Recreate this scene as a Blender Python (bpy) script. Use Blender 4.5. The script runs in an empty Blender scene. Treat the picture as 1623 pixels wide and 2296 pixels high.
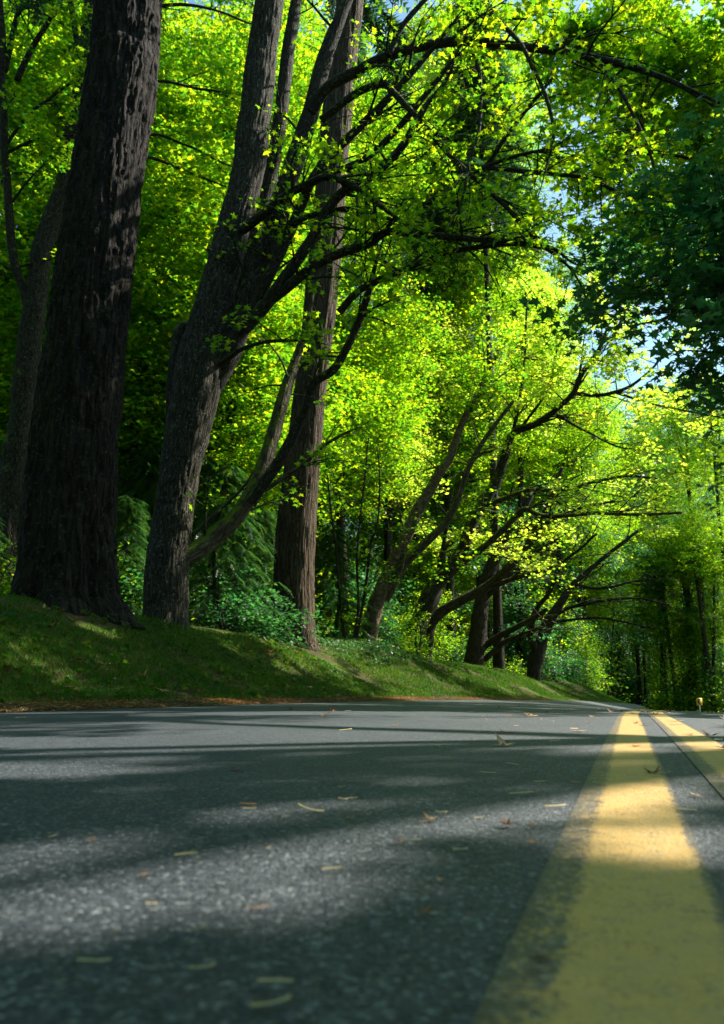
import bpy, math, random
import numpy as np
from mathutils import Vector, Matrix
R = math.radians
random.seed(7)
rng = np.random.default_rng(11)
scene = bpy.context.scene
COL = scene.collection

# ------------------------------------------------------------------ camera, sky, sun, exposure
CAMH = 0.15
PITCH = R(12.62)
FP = 28.0 / 36.0 * 2296.0
cam_d = bpy.data.cameras.new('camera'); cam = bpy.data.objects.new('camera', cam_d); COL.objects.link(cam)
cam.location = (0, 0, CAMH); cam.rotation_euler = (R(90) + PITCH, 0, 0)
cam_d.sensor_fit = 'VERTICAL'; cam_d.sensor_height = 36.0; cam_d.sensor_width = 36.0; cam_d.lens = 28.0
cam_d.clip_start = 0.02; cam_d.clip_end = 1500
cam_d.dof.use_dof = True; cam_d.dof.focus_distance = 3.6; cam_d.dof.aperture_fstop = 7.5
scene.camera = cam

SUN_AZ, SUN_EL = R(68), R(43)
S = np.array([math.sin(SUN_AZ) * math.cos(SUN_EL), math.cos(SUN_AZ) * math.cos(SUN_EL), math.sin(SUN_EL)])
w = bpy.data.worlds.new('World'); scene.world = w; w.use_nodes = True
nt = w.node_tree; nt.nodes.clear()
sky = nt.nodes.new('ShaderNodeTexSky'); sky.sky_type = 'NISHITA'; sky.sun_disc = False
sky.sun_elevation = SUN_EL; sky.sun_rotation = SUN_AZ; sky.air_density = 1.0; sky.dust_density = 1.5; sky.ozone_density = 1.5
bg = nt.nodes.new('ShaderNodeBackground'); bg.inputs['Strength'].default_value = 0.080
out = nt.nodes.new('ShaderNodeOutputWorld')
wb = nt.nodes.new('ShaderNodeMix'); wb.data_type = 'RGBA'; wb.blend_type = 'MULTIPLY'; wb.inputs[0].default_value = 1.0; wb.inputs[7].default_value = (0.92, 1.20, 1.16, 1)
nt.links.new(sky.outputs[0], wb.inputs[6]); nt.links.new(wb.outputs[2], bg.inputs[0]); nt.links.new(bg.outputs[0], out.inputs[0])
sd = bpy.data.lights.new('sun', 'SUN'); sd.energy = 5.0; sd.angle = R(0.53); sd.color = (1.0, 0.94, 0.84)
so = bpy.data.objects.new('sun', sd); COL.objects.link(so)
so.rotation_euler = Vector(S.tolist()).to_track_quat('Z', 'Y').to_euler()
scene.view_settings.view_transform = 'Standard'; scene.view_settings.look = 'None'
scene.view_settings.gamma = 1.0; scene.view_settings.use_curve_mapping = False
scene.view_settings.exposure = 1.5

# ------------------------------------------------------------------ pixel <-> world (units: 1623 x 2296)
CP, SP = math.cos(PITCH), math.sin(PITCH)
def W(px, py, Y):
    cx = (px - 811.5) / FP; cy = (1148 - py) / FP
    d = np.array([cx, CP - cy * SP, SP + cy * CP]); k = Y / d[1]
    return np.array([0, 0, CAMH]) + d * k, k
def toP(p):
    p = np.asarray(p, float); x = p[..., 0]; y = p[..., 1]; z = p[..., 2] - CAMH
    dep = y * CP + z * SP; up = -y * SP + z * CP
    dep = np.where(dep < 0.02, 0.02, dep)
    return 811.5 + FP * x / dep, 1148 - FP * up / dep, dep

# ------------------------------------------------------------------ noise
def _h(ix, iy, iz):
    n = (ix * 374761393 + iy * 668265263 + iz * 2147483647) & 0xffffffff
    n = ((n ^ (n >> 13)) * 1274126177) & 0xffffffff
    return ((n ^ (n >> 16)) & 0xffff) / 65535.0
def vnoise(p):
    p = np.asarray(p, float); i = np.floor(p).astype(np.int64); f = p - i; f = f * f * (3 - 2 * f)
    r = 0
    for a in (0, 1):
        for b in (0, 1):
            for c in (0, 1):
                wgt = (f[..., 0] if a else 1 - f[..., 0]) * (f[..., 1] if b else 1 - f[..., 1]) * (f[..., 2] if c else 1 - f[..., 2])
                r = r + wgt * _h(i[..., 0] + a, i[..., 1] + b, i[..., 2] + c)
    return r
def fbm(p, o=3):
    p = np.asarray(p, float); r = 0; a = 0.5; s = 0
    for k in range(o):
        r = r + a * vnoise(p * 2 ** k + 17.3 * k); s += a; a *= 0.5
    return r / s

# ------------------------------------------------------------------ materials
def newmat(name):
    m = bpy.data.materials.new(name); m.use_nodes = True; n = m.node_tree
    n.nodes.clear(); o = n.nodes.new('ShaderNodeOutputMaterial')
    return m, n, o
def N(n, t, **kw):
    x = n.nodes.new(t)
    for k, v in kw.items():
        if k.startswith('i_'): x.inputs[k[2:].replace('_', ' ')].default_value = v
        else: setattr(x, k, v)
    return x
def ramp(n, stops):
    r = n.nodes.new('ShaderNodeValToRGB'); e = r.color_ramp.elements
    e[0].position, e[0].color = stops[0][0], (*stops[0][1], 1)
    e[1].position, e[1].color = stops[1][0], (*stops[1][1], 1)
    for p, c in stops[2:]:
        q = e.new(p); q.color = (*c, 1)
    return r
def mixc(n, f, a, b, mode='MIX'):
    m = n.nodes.new('ShaderNodeMix'); m.data_type = 'RGBA'; m.blend_type = mode
    for s, v in ((m.inputs[0], f), (m.inputs[6], a), (m.inputs[7], b)):
        if hasattr(v, 'is_linked') or hasattr(v, 'links'): n.links.new(v, s)
        elif isinstance(v, (int, float)): s.default_value = v
        else: s.default_value = (*v, 1)
    return m.outputs[2]
def math_(n, op, a, b=0.0, clamp=False):
    m = n.nodes.new('ShaderNodeMath'); m.operation = op; m.use_clamp = clamp
    for s, v in ((m.inputs[0], a), (m.inputs[1], b)):
        if hasattr(v, 'links'): n.links.new(v, s)
        else: s.default_value = v
    return m.outputs[0]
def noise(n, co, scale, detail=4, rough=0.55, dist=0.0):
    t = n.nodes.new('ShaderNodeTexNoise'); t.inputs['Scale'].default_value = scale
    t.inputs['Detail'].default_value = detail; t.inputs['Roughness'].default_value = rough; t.inputs['Distortion'].default_value = dist
    n.links.new(co, t.inputs['Vector']); return t
def mapping(n, co, sc):
    m = n.nodes.new('ShaderNodeMapping'); m.inputs['Scale'].default_value = sc; n.links.new(co, m.inputs['Vector']); return m.outputs[0]

def leaf_mat(name, cols, trans, tfac=0.5, rough=0.45, spec=0.35, tsat=1.0):
    """cols: list of diffuse colours picked per leaf; trans: multiplier colour of the light passing through"""
    m, n, o = newmat(name)
    g = n.nodes.new('ShaderNodeNewGeometry')
    st = [(i / max(1, len(cols) - 1), c) for i, c in enumerate(cols)]
    r = ramp(n, st); n.links.new(g.outputs['Random Per Island'], r.inputs[0])
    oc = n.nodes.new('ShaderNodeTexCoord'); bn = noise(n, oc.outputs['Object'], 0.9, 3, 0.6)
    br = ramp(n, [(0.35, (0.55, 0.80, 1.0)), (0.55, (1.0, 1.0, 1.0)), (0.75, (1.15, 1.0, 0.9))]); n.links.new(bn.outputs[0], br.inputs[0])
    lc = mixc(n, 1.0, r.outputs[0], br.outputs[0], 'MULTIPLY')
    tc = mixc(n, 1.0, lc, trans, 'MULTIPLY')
    p = N(n, 'ShaderNodeBsdfPrincipled'); n.links.new(lc, p.inputs['Base Color'])
    p.inputs['Roughness'].default_value = rough; p.inputs['Specular IOR Level'].default_value = spec
    t = n.nodes.new('ShaderNodeBsdfTranslucent'); n.links.new(tc, t.inputs[0])
    ms = n.nodes.new('ShaderNodeMixShader'); ms.inputs[0].default_value = tfac
    n.links.new(p.outputs[0], ms.inputs[1]); n.links.new(t.outputs[0], ms.inputs[2]); n.links.new(ms.outputs[0], o.inputs[0])
    return m
def bark_mat(name, dark, light, ridge=14.0, stretch=0.16, bump=0.03, moss=0.4, lichen=0.15, mossc=(0.055, 0.085, 0.012), ring=0.0):
    m, n, o = newmat(name)
    a = N(n, 'ShaderNodeAttribute', attribute_name='bark_co')
    co = a.outputs['Vector']
    v = n.nodes.new('ShaderNodeTexVoronoi'); v.feature = 'DISTANCE_TO_EDGE'; v.inputs['Scale'].default_value = ridge
    wob = noise(n, co, 6.0, 3)
    off = N(n, 'ShaderNodeVectorMath', operation='MULTIPLY_ADD'); n.links.new(wob.outputs['Color'], off.inputs[0]); off.inputs[1].default_value = (0.07, 0.07, 0.3)
    n.links.new(co, off.inputs[2])
    mp = mapping(n, off.outputs[0], (1, 1, stretch) if not ring else (stretch, stretch, 1))
    n.links.new(mp, v.inputs['Vector'])
    fis = ramp(n, [(0.0, (0, 0, 0)), (0.22, (1, 1, 1))]); n.links.new(v.outputs['Distance'], fis.inputs[0])
    ns = noise(n, mapping(n, co, (1, 1, stretch * 2)), ridge * 2.5, 6, 0.65)
    fine = noise(n, co, 60, 5, 0.6)
    hgt = math_(n, 'ADD', math_(n, 'MULTIPLY', fis.outputs[0], 0.55), math_(n, 'MULTIPLY', ns.outputs[0], 0.6))
    cr = ramp(n, [(0.2, dark), (0.95, light)]); n.links.new(hgt, cr.inputs[0])
    big = noise(n, co, 2.2, 4)
    c1 = mixc(n, math_(n, 'MULTIPLY', big.outputs[0], 0.55), cr.outputs[0], tuple(x * 0.45 for x in dark))
    # lichen flecks
    lv = noise(n, co, 22, 3, 0.5); lr = ramp(n, [(0.60, (0, 0, 0)), (0.66, (1, 1, 1))]); n.links.new(lv.outputs[0], lr.inputs[0])
    c2 = mixc(n, math_(n, 'MULTIPLY', lr.outputs[0], lichen), c1, (0.23, 0.27, 0.22))
    # moss grows on the upper sides
    g = n.nodes.new('ShaderNodeNewGeometry'); sx = n.nodes.new('ShaderNodeSeparateXYZ'); n.links.new(g.outputs['Normal'], sx.inputs[0])
    mn = noise(n, co, 7, 4)
    mf = math_(n, 'ADD', math_(n, 'MULTIPLY', sx.outputs[2], 0.55), math_(n, 'MULTIPLY', mn.outputs[0], 1.0))
    mf = math_(n, 'ADD', mf, moss - 1.0)
    mr = ramp(n, [(0.0, (0, 0, 0)), (0.18, (1, 1, 1))]); n.links.new(mf, mr.inputs[0])
    mc = mixc(n, fine.outputs[0], mossc, tuple(x * 2.6 for x in mossc))
    c3 = mixc(n, mr.outputs[0], c2, mc)
    p = N(n, 'ShaderNodeBsdfPrincipled'); n.links.new(c3, p.inputs['Base Color']); p.inputs['Roughness'].default_value = 0.9; p.inputs['Specular IOR Level'].default_value = 0.15
    b = n.nodes.new('ShaderNodeBump'); b.inputs['Strength'].default_value = 1.0; b.inputs['Distance'].default_value = bump
    h2 = math_(n, 'ADD', hgt, math_(n, 'MULTIPLY', fine.outputs[0], 0.35))
    n.links.new(h2, b.inputs['Height']); n.links.new(b.outputs[0], p.inputs['Normal']); n.links.new(p.outputs[0], o.inputs[0])
    return m

M = {}
M['fir_bark'] = bark_mat('fir_bark', (0.005, 0.004, 0.003), (0.030, 0.023, 0.017), ridge=11, stretch=0.11, bump=0.05, moss=-0.2, lichen=0.10)
M['maple_bark'] = bark_mat('maple_bark', (0.008, 0.0075, 0.005), (0.085, 0.074, 0.050), ridge=24, stretch=0.12, bump=0.022, moss=0.12, lichen=0.35)
M['limb_bark'] = bark_mat('limb_bark', (0.008, 0.007, 0.005), (0.060, 0.050, 0.036), ridge=26, stretch=0.2, bump=0.015, moss=0.38, lichen=0.2, mossc=(0.05, 0.07, 0.012))
M['cedar_bark'] = bark_mat('cedar_bark', (0.022, 0.014, 0.008), (0.14, 0.10, 0.062), ridge=16, stretch=0.07, bump=0.04, moss=-0.1, lichen=0.1)
M['cherry_bark'] = bark_mat('cherry_bark', (0.035, 0.022, 0.014), (0.24, 0.17, 0.10), ridge=16, stretch=0.25, bump=0.015, moss=0.32, lichen=0.1, mossc=(0.10, 0.14, 0.015), ring=1)
M['moss_bark'] = bark_mat('moss_bark', (0.028, 0.022, 0.014), (0.13, 0.105, 0.07), ridge=18, stretch=0.2, bump=0.03, moss=0.42, lichen=0.15, mossc=(0.07, 0.095, 0.010))
M['dark_bark'] = bark_mat('dark_bark', (0.012, 0.009, 0.006), (0.07, 0.055, 0.04), ridge=14, stretch=0.15, bump=0.03, moss=0.1, lichen=0.1)

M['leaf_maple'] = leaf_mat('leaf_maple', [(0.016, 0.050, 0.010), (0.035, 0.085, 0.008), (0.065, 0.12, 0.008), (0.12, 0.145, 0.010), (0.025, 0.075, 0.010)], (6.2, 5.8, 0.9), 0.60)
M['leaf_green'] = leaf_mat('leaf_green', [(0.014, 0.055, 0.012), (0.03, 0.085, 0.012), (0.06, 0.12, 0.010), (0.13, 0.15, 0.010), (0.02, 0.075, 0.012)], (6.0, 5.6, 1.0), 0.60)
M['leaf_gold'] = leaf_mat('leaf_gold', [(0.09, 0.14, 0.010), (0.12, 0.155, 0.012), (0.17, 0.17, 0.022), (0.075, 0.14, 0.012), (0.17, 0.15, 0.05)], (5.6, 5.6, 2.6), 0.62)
M['leaf_dark'] = leaf_mat('leaf_dark', [(0.012, 0.045, 0.020), (0.020, 0.065, 0.025), (0.035, 0.085, 0.022)], (3.4, 4.2, 2.0), 0.48, spec=0.5)  # darker, bluer leaf green; the teal of shade is put into the colour
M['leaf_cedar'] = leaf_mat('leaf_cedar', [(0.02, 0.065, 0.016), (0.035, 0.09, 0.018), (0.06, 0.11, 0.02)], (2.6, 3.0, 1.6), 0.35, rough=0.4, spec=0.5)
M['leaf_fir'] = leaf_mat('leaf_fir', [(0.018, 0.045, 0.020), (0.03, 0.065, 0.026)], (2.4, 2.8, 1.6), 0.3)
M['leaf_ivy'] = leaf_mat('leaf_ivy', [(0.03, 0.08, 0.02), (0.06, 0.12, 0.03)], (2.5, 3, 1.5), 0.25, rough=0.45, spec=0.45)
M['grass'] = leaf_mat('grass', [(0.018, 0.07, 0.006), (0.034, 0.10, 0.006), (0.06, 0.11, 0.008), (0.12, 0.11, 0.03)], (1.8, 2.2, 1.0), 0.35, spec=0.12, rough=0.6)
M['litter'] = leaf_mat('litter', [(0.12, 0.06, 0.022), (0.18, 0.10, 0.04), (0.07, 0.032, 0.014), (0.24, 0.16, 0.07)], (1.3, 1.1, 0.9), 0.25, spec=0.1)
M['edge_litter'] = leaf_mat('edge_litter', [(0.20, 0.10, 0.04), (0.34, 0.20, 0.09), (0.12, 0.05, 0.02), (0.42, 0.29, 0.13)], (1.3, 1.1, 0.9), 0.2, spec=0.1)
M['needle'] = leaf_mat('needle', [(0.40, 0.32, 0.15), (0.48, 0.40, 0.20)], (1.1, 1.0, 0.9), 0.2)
def leafcol(name, c, t=0.25):
    m, n, o = newmat(name)
    tc = n.nodes.new('ShaderNodeTexCoord'); nn = noise(n, tc.outputs['Object'], 60, 4)
    cc = mixc(n, nn.outputs[0], tuple(x * 0.5 for x in c), tuple(min(1, x * 1.5) for x in c))
    p = N(n, 'ShaderNodeBsdfPrincipled'); n.links.new(cc, p.inputs['Base Color']); p.inputs['Roughness'].default_value = 0.6
    tt = n.nodes.new('ShaderNodeBsdfTranslucent'); n.links.new(cc, tt.inputs[0])
    ms = n.nodes.new('ShaderNodeMixShader'); ms.inputs[0].default_value = t
    n.links.new(p.outputs[0], ms.inputs[1]); n.links.new(tt.outputs[0], ms.inputs[2]); n.links.new(ms.outputs[0], o.inputs[0])
    return m
M['dry_tan'] = leafcol('dry_tan', (0.42, 0.27, 0.13)); M['dry_brown'] = leafcol('dry_brown', (0.19, 0.08, 0.035))
M['dry_orange'] = leafcol('dry_orange', (0.40, 0.17, 0.05)); M['fresh_bit'] = leafcol('fresh_bit', (0.12, 0.35, 0.05)); M['straw'] = leafcol('straw', (0.42, 0.33, 0.15), 0.15)

# asphalt and paint share the aggregate pattern
def asphalt_nodes(n, co):
    big = noise(n, co, 1.3, 4, 0.5); mid = noise(n, co, 75, 3, 0.6)
    v = n.nodes.new('ShaderNodeTexVoronoi'); v.inputs['Scale'].default_value = 270; n.links.new(co, v.inputs['Vector'])
    sepc = n.nodes.new('ShaderNodeSeparateColor'); n.links.new(v.outputs['Color'], sepc.inputs[0])
    fine = noise(n, co, 420, 3, 0.6)
    st = ramp(n, [(0.0, (0.009, 0.015, 0.022)), (0.55, (0.032, 0.043, 0.054)), (0.86, (0.072, 0.086, 0.098)), (1.0, (0.21, 0.225, 0.23))])
    n.links.new(sepc.outputs[0], st.inputs[0])
    edge = ramp(n, [(0.25, (1, 1, 1)), (0.75, (0.30, 0.30, 0.30))]); n.links.new(v.outputs['Distance'], edge.inputs[0])
    c = mixc(n, 0.55, st.outputs[0], edge.outputs[0], 'MULTIPLY')
    mr = ramp(n, [(0.3, (0.45, 0.45, 0.45)), (0.7, (1.35, 1.35, 1.35))]); n.links.new(mid.outputs[0], mr.inputs[0])
    c = mixc(n, 0.75, c, mr.outputs[0], 'MULTIPLY')
    br = ramp(n, [(0.3, (0.8, 0.8, 0.8)), (0.7, (1.15, 1.15, 1.15))]); n.links.new(big.outputs[0], br.inputs[0])
    c = mixc(n, 1.0, c, br.outputs[0], 'MULTIPLY')
    h = math_(n, 'ADD', math_(n, 'MULTIPLY', math_(n, 'SUBTRACT', 1.0, v.outputs['Distance']), 0.5), math_(n, 'MULTIPLY', mid.outputs[0], 1.1))
    h = math_(n, 'ADD', h, math_(n, 'MULTIPLY', fine.outputs[0], 0.25))
    return c, h, mid, v, big
def make_asphalt():
    m, n, o = newmat('asphalt'); tc = n.nodes.new('ShaderNodeTexCoord')
    c, h, *_ = asphalt_nodes(n, tc.outputs['Object'])
    p = N(n, 'ShaderNodeBsdfPrincipled'); n.links.new(c, p.inputs['Base Color']); p.inputs['Roughness'].default_value = 0.62; p.inputs['Specular IOR Level'].default_value = 0.5
    b = n.nodes.new('ShaderNodeBump'); b.inputs['Distance'].default_value = 0.0035; b.inputs['Strength'].default_value = 0.9
    n.links.new(h, b.inputs['Height']); n.links.new(b.outputs[0], p.inputs['Normal']); n.links.new(p.outputs[0], o.inputs[0]); return m
def make_paint():
    m, n, o = newmat('yellow_paint'); tc = n.nodes.new('ShaderNodeTexCoord'); co = tc.outputs['Object']
    c, h, mid, v, big = asphalt_nodes(n, co)
    a = N(n, 'ShaderNodeAttribute', attribute_name='across')      # 0 = worn left edge, 1 = right edge
    wr = ramp(n, [(0.0, (1.0, 1.0, 1.0)), (0.05, (0.75, 0.75, 0.75)), (0.20, (0.62, 0.62, 0.62)), (0.29, (0.0, 0.0, 0.0)), (0.91, (0.0, 0.0, 0.0)), (1.0, (1.0, 1.0, 1.0))])
    n.links.new(a.outputs['Fac'], wr.inputs[0])
    n2 = noise(n, co, 210, 5, 0.8); n3 = noise(n, co, 24, 4, 0.7)
    k = math_(n, 'ADD', math_(n, 'MULTIPLY', n2.outputs[0], 1.0), math_(n, 'MULTIPLY', n3.outputs[0], 0.3))
    k = math_(n, 'ADD', math_(n, 'ADD', k, -0.700), math_(n, 'MULTIPLY', wr.outputs[0], 0.24))
    kr = ramp(n, [(0.0, (0, 0, 0)), (0.09, (1, 1, 1))]); n.links.new(k, kr.inputs[0])
    yv = ramp(n, [(0.3, (0.38, 0.23, 0.055)), (0.7, (0.60, 0.36, 0.095))]); n.links.new(n2.outputs[0], yv.inputs[0])
    st2 = noise(n, co, 38, 5, 0.75); sr = ramp(n, [(0.42, (0, 0, 0)), (0.62, (1, 1, 1))]); n.links.new(st2.outputs[0], sr.inputs[0])
    yc = mixc(n, math_(n, 'MULTIPLY', mid.outputs[0], 0.6), yv.outputs[0], (0.30, 0.21, 0.07))
    yc = mixc(n, math_(n, 'MULTIPLY', sr.outputs[0], 0.35), yc, (0.33, 0.26, 0.13))
    cc = mixc(n, math_(n, 'MULTIPLY', kr.outputs[0], 0.9), yc, c)
    p = N(n, 'ShaderNodeBsdfPrincipled'); n.links.new(cc, p.inputs['Base Color']); p.inputs['Roughness'].default_value = 0.55
    b = n.nodes.new('ShaderNodeBump'); b.inputs['Distance'].default_value = 0.0022; b.inputs['Strength'].default_value = 0.8
    n.links.new(h, b.inputs['Height']); n.links.new(b.outputs[0], p.inputs['Normal']); n.links.new(p.outputs[0], o.inputs[0]); return m
M['asphalt'] = make_asphalt(); M['paint'] = make_paint()
def make_soil():
    m, n, o = newmat('soil_and_turf'); tc = n.nodes.new('ShaderNodeTexCoord'); co = tc.outputs['Object']
    a = noise(n, co, 1.1, 5, 0.6); b_ = noise(n, co, 14, 5, 0.65)
    c1 = ramp(n, [(0.3, (0.035, 0.024, 0.013)), (0.7, (0.085, 0.060, 0.028))]); n.links.new(b_.outputs[0], c1.inputs[0])
    c2 = ramp(n, [(0.3, (0.022, 0.055, 0.006)), (0.7, (0.07, 0.10, 0.008))]); n.links.new(b_.outputs[0], c2.inputs[0])
    f = ramp(n, [(0.42, (0, 0, 0)), (0.58, (1, 1, 1))]); n.links.new(a.outputs[0], f.inputs[0])
    c = mixc(n, f.outputs[0], c1.outputs[0], c2.outputs[0])
    p = N(n, 'ShaderNodeBsdfPrincipled'); n.links.new(c, p.inputs['Base Color']); p.inputs['Roughness'].default_value = 0.95; p.inputs['Specular IOR Level'].default_value = 0.1
    b = n.nodes.new('ShaderNodeBump'); b.inputs['Distance'].default_value = 0.05
    n.links.new(b_.outputs[0], b.inputs['Height']); n.links.new(b.outputs[0], p.inputs['Normal']); n.links.new(p.outputs[0], o.inputs[0]); return m
M['soil'] = make_soil()
def plain(name, c, rough=0.5, metal=0.0):
    m, n, o = newmat(name); tc = n.nodes.new('ShaderNodeTexCoord'); nn = noise(n, tc.outputs['Object'], 30, 3)
    cc = mixc(n, nn.outputs[0], tuple(x * 0.8 for x in c), c)
    p = N(n, 'ShaderNodeBsdfPrincipled'); n.links.new(cc, p.inputs['Base Color']); p.inputs['Roughness'].default_value = rough; p.inputs['Metallic'].default_value = metal
    n.links.new(p.outputs[0], o.inputs[0]); return m
M['sign_yellow'] = plain('sign_yellow', (0.75, 0.42, 0.02)); M['sign_black'] = plain('sign_black', (0.01, 0.01, 0.01)); M['post'] = plain('post_steel', (0.35, 0.36, 0.36), 0.45, 0.7)

# ------------------------------------------------------------------ mesh helpers
def mesh_np(name, verts, faces, mat=None, smooth=False, attrs=None):
    """faces: (n,k) array of equal polygons or list of arrays"""
    fl = faces if isinstance(faces, list) else [faces]
    me = bpy.data.meshes.new(name); verts = np.asarray(verts, np.float32)
    me.vertices.add(len(verts)); me.vertices.foreach_set('co', verts.ravel())
    idx = np.concatenate([f.ravel() for f in fl]).astype(np.int32)
    cnt = np.concatenate([np.full(len(f), f.shape[1]) for f in fl]).astype(np.int32)
    me.loops.add(len(idx)); me.loops.foreach_set('vertex_index', idx)
    st = np.concatenate([[0], np.cumsum(cnt)[:-1]]).astype(np.int32)
    me.polygons.add(len(cnt)); me.polygons.foreach_set('loop_start', st); me.polygons.foreach_set('loop_total', cnt)
    if smooth: me.polygons.foreach_set('use_smooth', np.ones(len(cnt), bool))
    for k, v in (attrs or {}).items():
        v = np.asarray(v, np.float32)
        if v.ndim == 1: a = me.attributes.new(k, 'FLOAT', 'POINT'); a.data.foreach_set('value', v)
        else: a = me.attributes.new(k, 'FLOAT_VECTOR', 'POINT'); a.data.foreach_set('vector', v.ravel())
    me.update(calc_edges=True)
    if mat: me.materials.append(mat)
    return me
def link(name, me, parent=None, loc=(0, 0, 0)):
    o = bpy.data.objects.new(name, me); COL.objects.link(o); o.location = loc
    if parent is not None: o.parent = parent
    return o
def tag(o, label=None, cat=None, group=None, kind=None):
    if label: o['label'] = label
    if cat: o['category'] = cat
    if group: o['group'] = group
    if kind: o['kind'] = kind
    return o
def thing(name, label, cat, loc, group=None):
    o = bpy.data.objects.new(name, None); COL.objects.link(o); o.location = [float(v) for v in loc]; o.empty_display_size = 0.2
    return tag(o, label, cat, group)

def catmull(P, n):
    P = np.asarray(P, float)
    if len(P) == 2: t = np.linspace(0, 1, n)[:, None]; return P[0] * (1 - t) + P[1] * t
    Q = np.vstack([2 * P[0] - P[1], P, 2 * P[-1] - P[-2]]); m = len(P) - 1
    u = np.linspace(0, m - 1e-9, n); i = u.astype(int); f = (u - i)[:, None]
    a, b, c, d = Q[i], Q[i + 1], Q[i + 2], Q[i + 3]
    return 0.5 * (2 * b + (c - a) * f + (2 * a - 5 * b + 4 * c - d) * f ** 2 + (3 * b - a - 3 * c + d) * f ** 3)
class Tubes:
    def __init__(s): s.v = []; s.f = []; s.b = []; s.n = 0
    def add(s, pts, rad, sides=8, disp=None, cap=True, off=None):
        pts = np.asarray(pts, float); rad = np.asarray(rad, float); n = len(pts)
        T = np.gradient(pts, axis=0); T /= np.linalg.norm(T, axis=1)[:, None] + 1e-9
        ref = np.array([0, 1, 0]) if abs(T[0][1]) < 0.9 else np.array([1, 0, 0])
        A = np.zeros((n, 3)); a = np.cross(np.cross(T[0], ref), T[0]); a /= np.linalg.norm(a)
        for i in range(n):
            a = a - T[i] * np.dot(a, T[i]); a /= np.linalg.norm(a) + 1e-9; A[i] = a
        B = np.cross(T, A)
        th = np.linspace(0, 2 * math.pi, sides, endpoint=False)
        L = np.concatenate([[0], np.cumsum(np.linalg.norm(np.diff(pts, axis=0), axis=1))])
        rr = np.repeat(rad[:, None], sides, 1)
        bc = np.stack([np.cos(th)[None] * rr, np.sin(th)[None] * rr, np.repeat(L[:, None], sides, 1)], -1)
        if off is None: off = rng.uniform(0, 40, 3)
        bc = bc + off
        if disp is not None: rr = rr + disp(bc, th[None] + 0 * rr, L[:, None] + 0 * rr, rr)
        v = pts[:, None] + rr[..., None] * (np.cos(th)[None, :, None] * A[:, None] + np.sin(th)[None, :, None] * B[:, None])
        s.v.append(v.reshape(-1, 3)); s.b.append(bc.reshape(-1, 3))
        i = np.arange(n - 1)[:, None] * sides; j = np.arange(sides)[None]; j2 = (j + 1) % sides
        q = np.stack([i + j, i + j2, i + sides + j2, i + sides + j], -1).reshape(-1, 4) + s.n
        s.f.append(q); s.n += n * sides
        if cap:
            s.v.append(pts[-1:] + T[-1:] * rad[-1]); s.b.append(bc[-1, :1])
            k = s.n; b0 = s.n - sides
            tr = np.stack([b0 + np.arange(sides), b0 + (np.arange(sides) + 1) % sides, np.full(sides, k), np.full(sides, k)], -1)
            s.f.append(tr[:, :3]); s.n += 1
    def build(s, name, mat, parent=None):
        f4 = [f for f in s.f if f.shape[1] == 4]; f3 = [f for f in s.f if f.shape[1] == 3]
        fl = ([np.concatenate(f4)] if f4 else []) + ([np.concatenate(f3)] if f3 else [])
        v = np.concatenate(s.v)
        if parent is not None: v = v - np.array(parent.location)
        me = mesh_np(name, v, fl, mat, True, {'bark_co': np.concatenate(s.b)})
        return link(name, me, parent)

# ------------------------------------------------------------------ leaves
def star(spec):
    """flat outline -> (verts, ngon)"""
    return np.array([(x, y, z) for x, y, z in spec], float)
T_MAPLE = star([(0, -0.12, 0), (0.30, -0.30, -.02), (0.22, -0.02, .02), (0.52, 0.16, -.05), (0.22, 0.20, .02), (0.0, 0.62, -.06), (-0.22, 0.20, .02), (-0.52, 0.16, -.05), (-0.22, -0.02, .02), (-0.30, -0.30, -.02)])
T_MAP6 = star([(0, -0.28, 0), (0.50, 0.05, -.06), (0.18, 0.14, .02), (0.0, 0.55, -.05), (-0.18, 0.14, .02), (-0.50, 0.05, -.06)])
T_OVAL = star([(0, -0.5, 0), (0.24, -0.05, .04), (0.0, 0.52, -.04), (-0.24, -0.05, .04)])
def tmpl_faces(k):
    # fan about vertex 0, so that concave outlines stay right
    return np.array([[0, i, i + 1] for i in range(1, k - 1)])
def leaf_xf(nrm, spin):
    nrm = nrm / (np.linalg.norm(nrm, axis=1)[:, None] + 1e-9)
    ref = np.stack([np.cos(spin), np.sin(spin), np.zeros_like(spin)], -1)
    y = ref - nrm * np.sum(ref * nrm, 1)[:, None]; y /= np.linalg.norm(y, axis=1)[:, None] + 1e-9
    x = np.cross(y, nrm); return x, y, nrm
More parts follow.
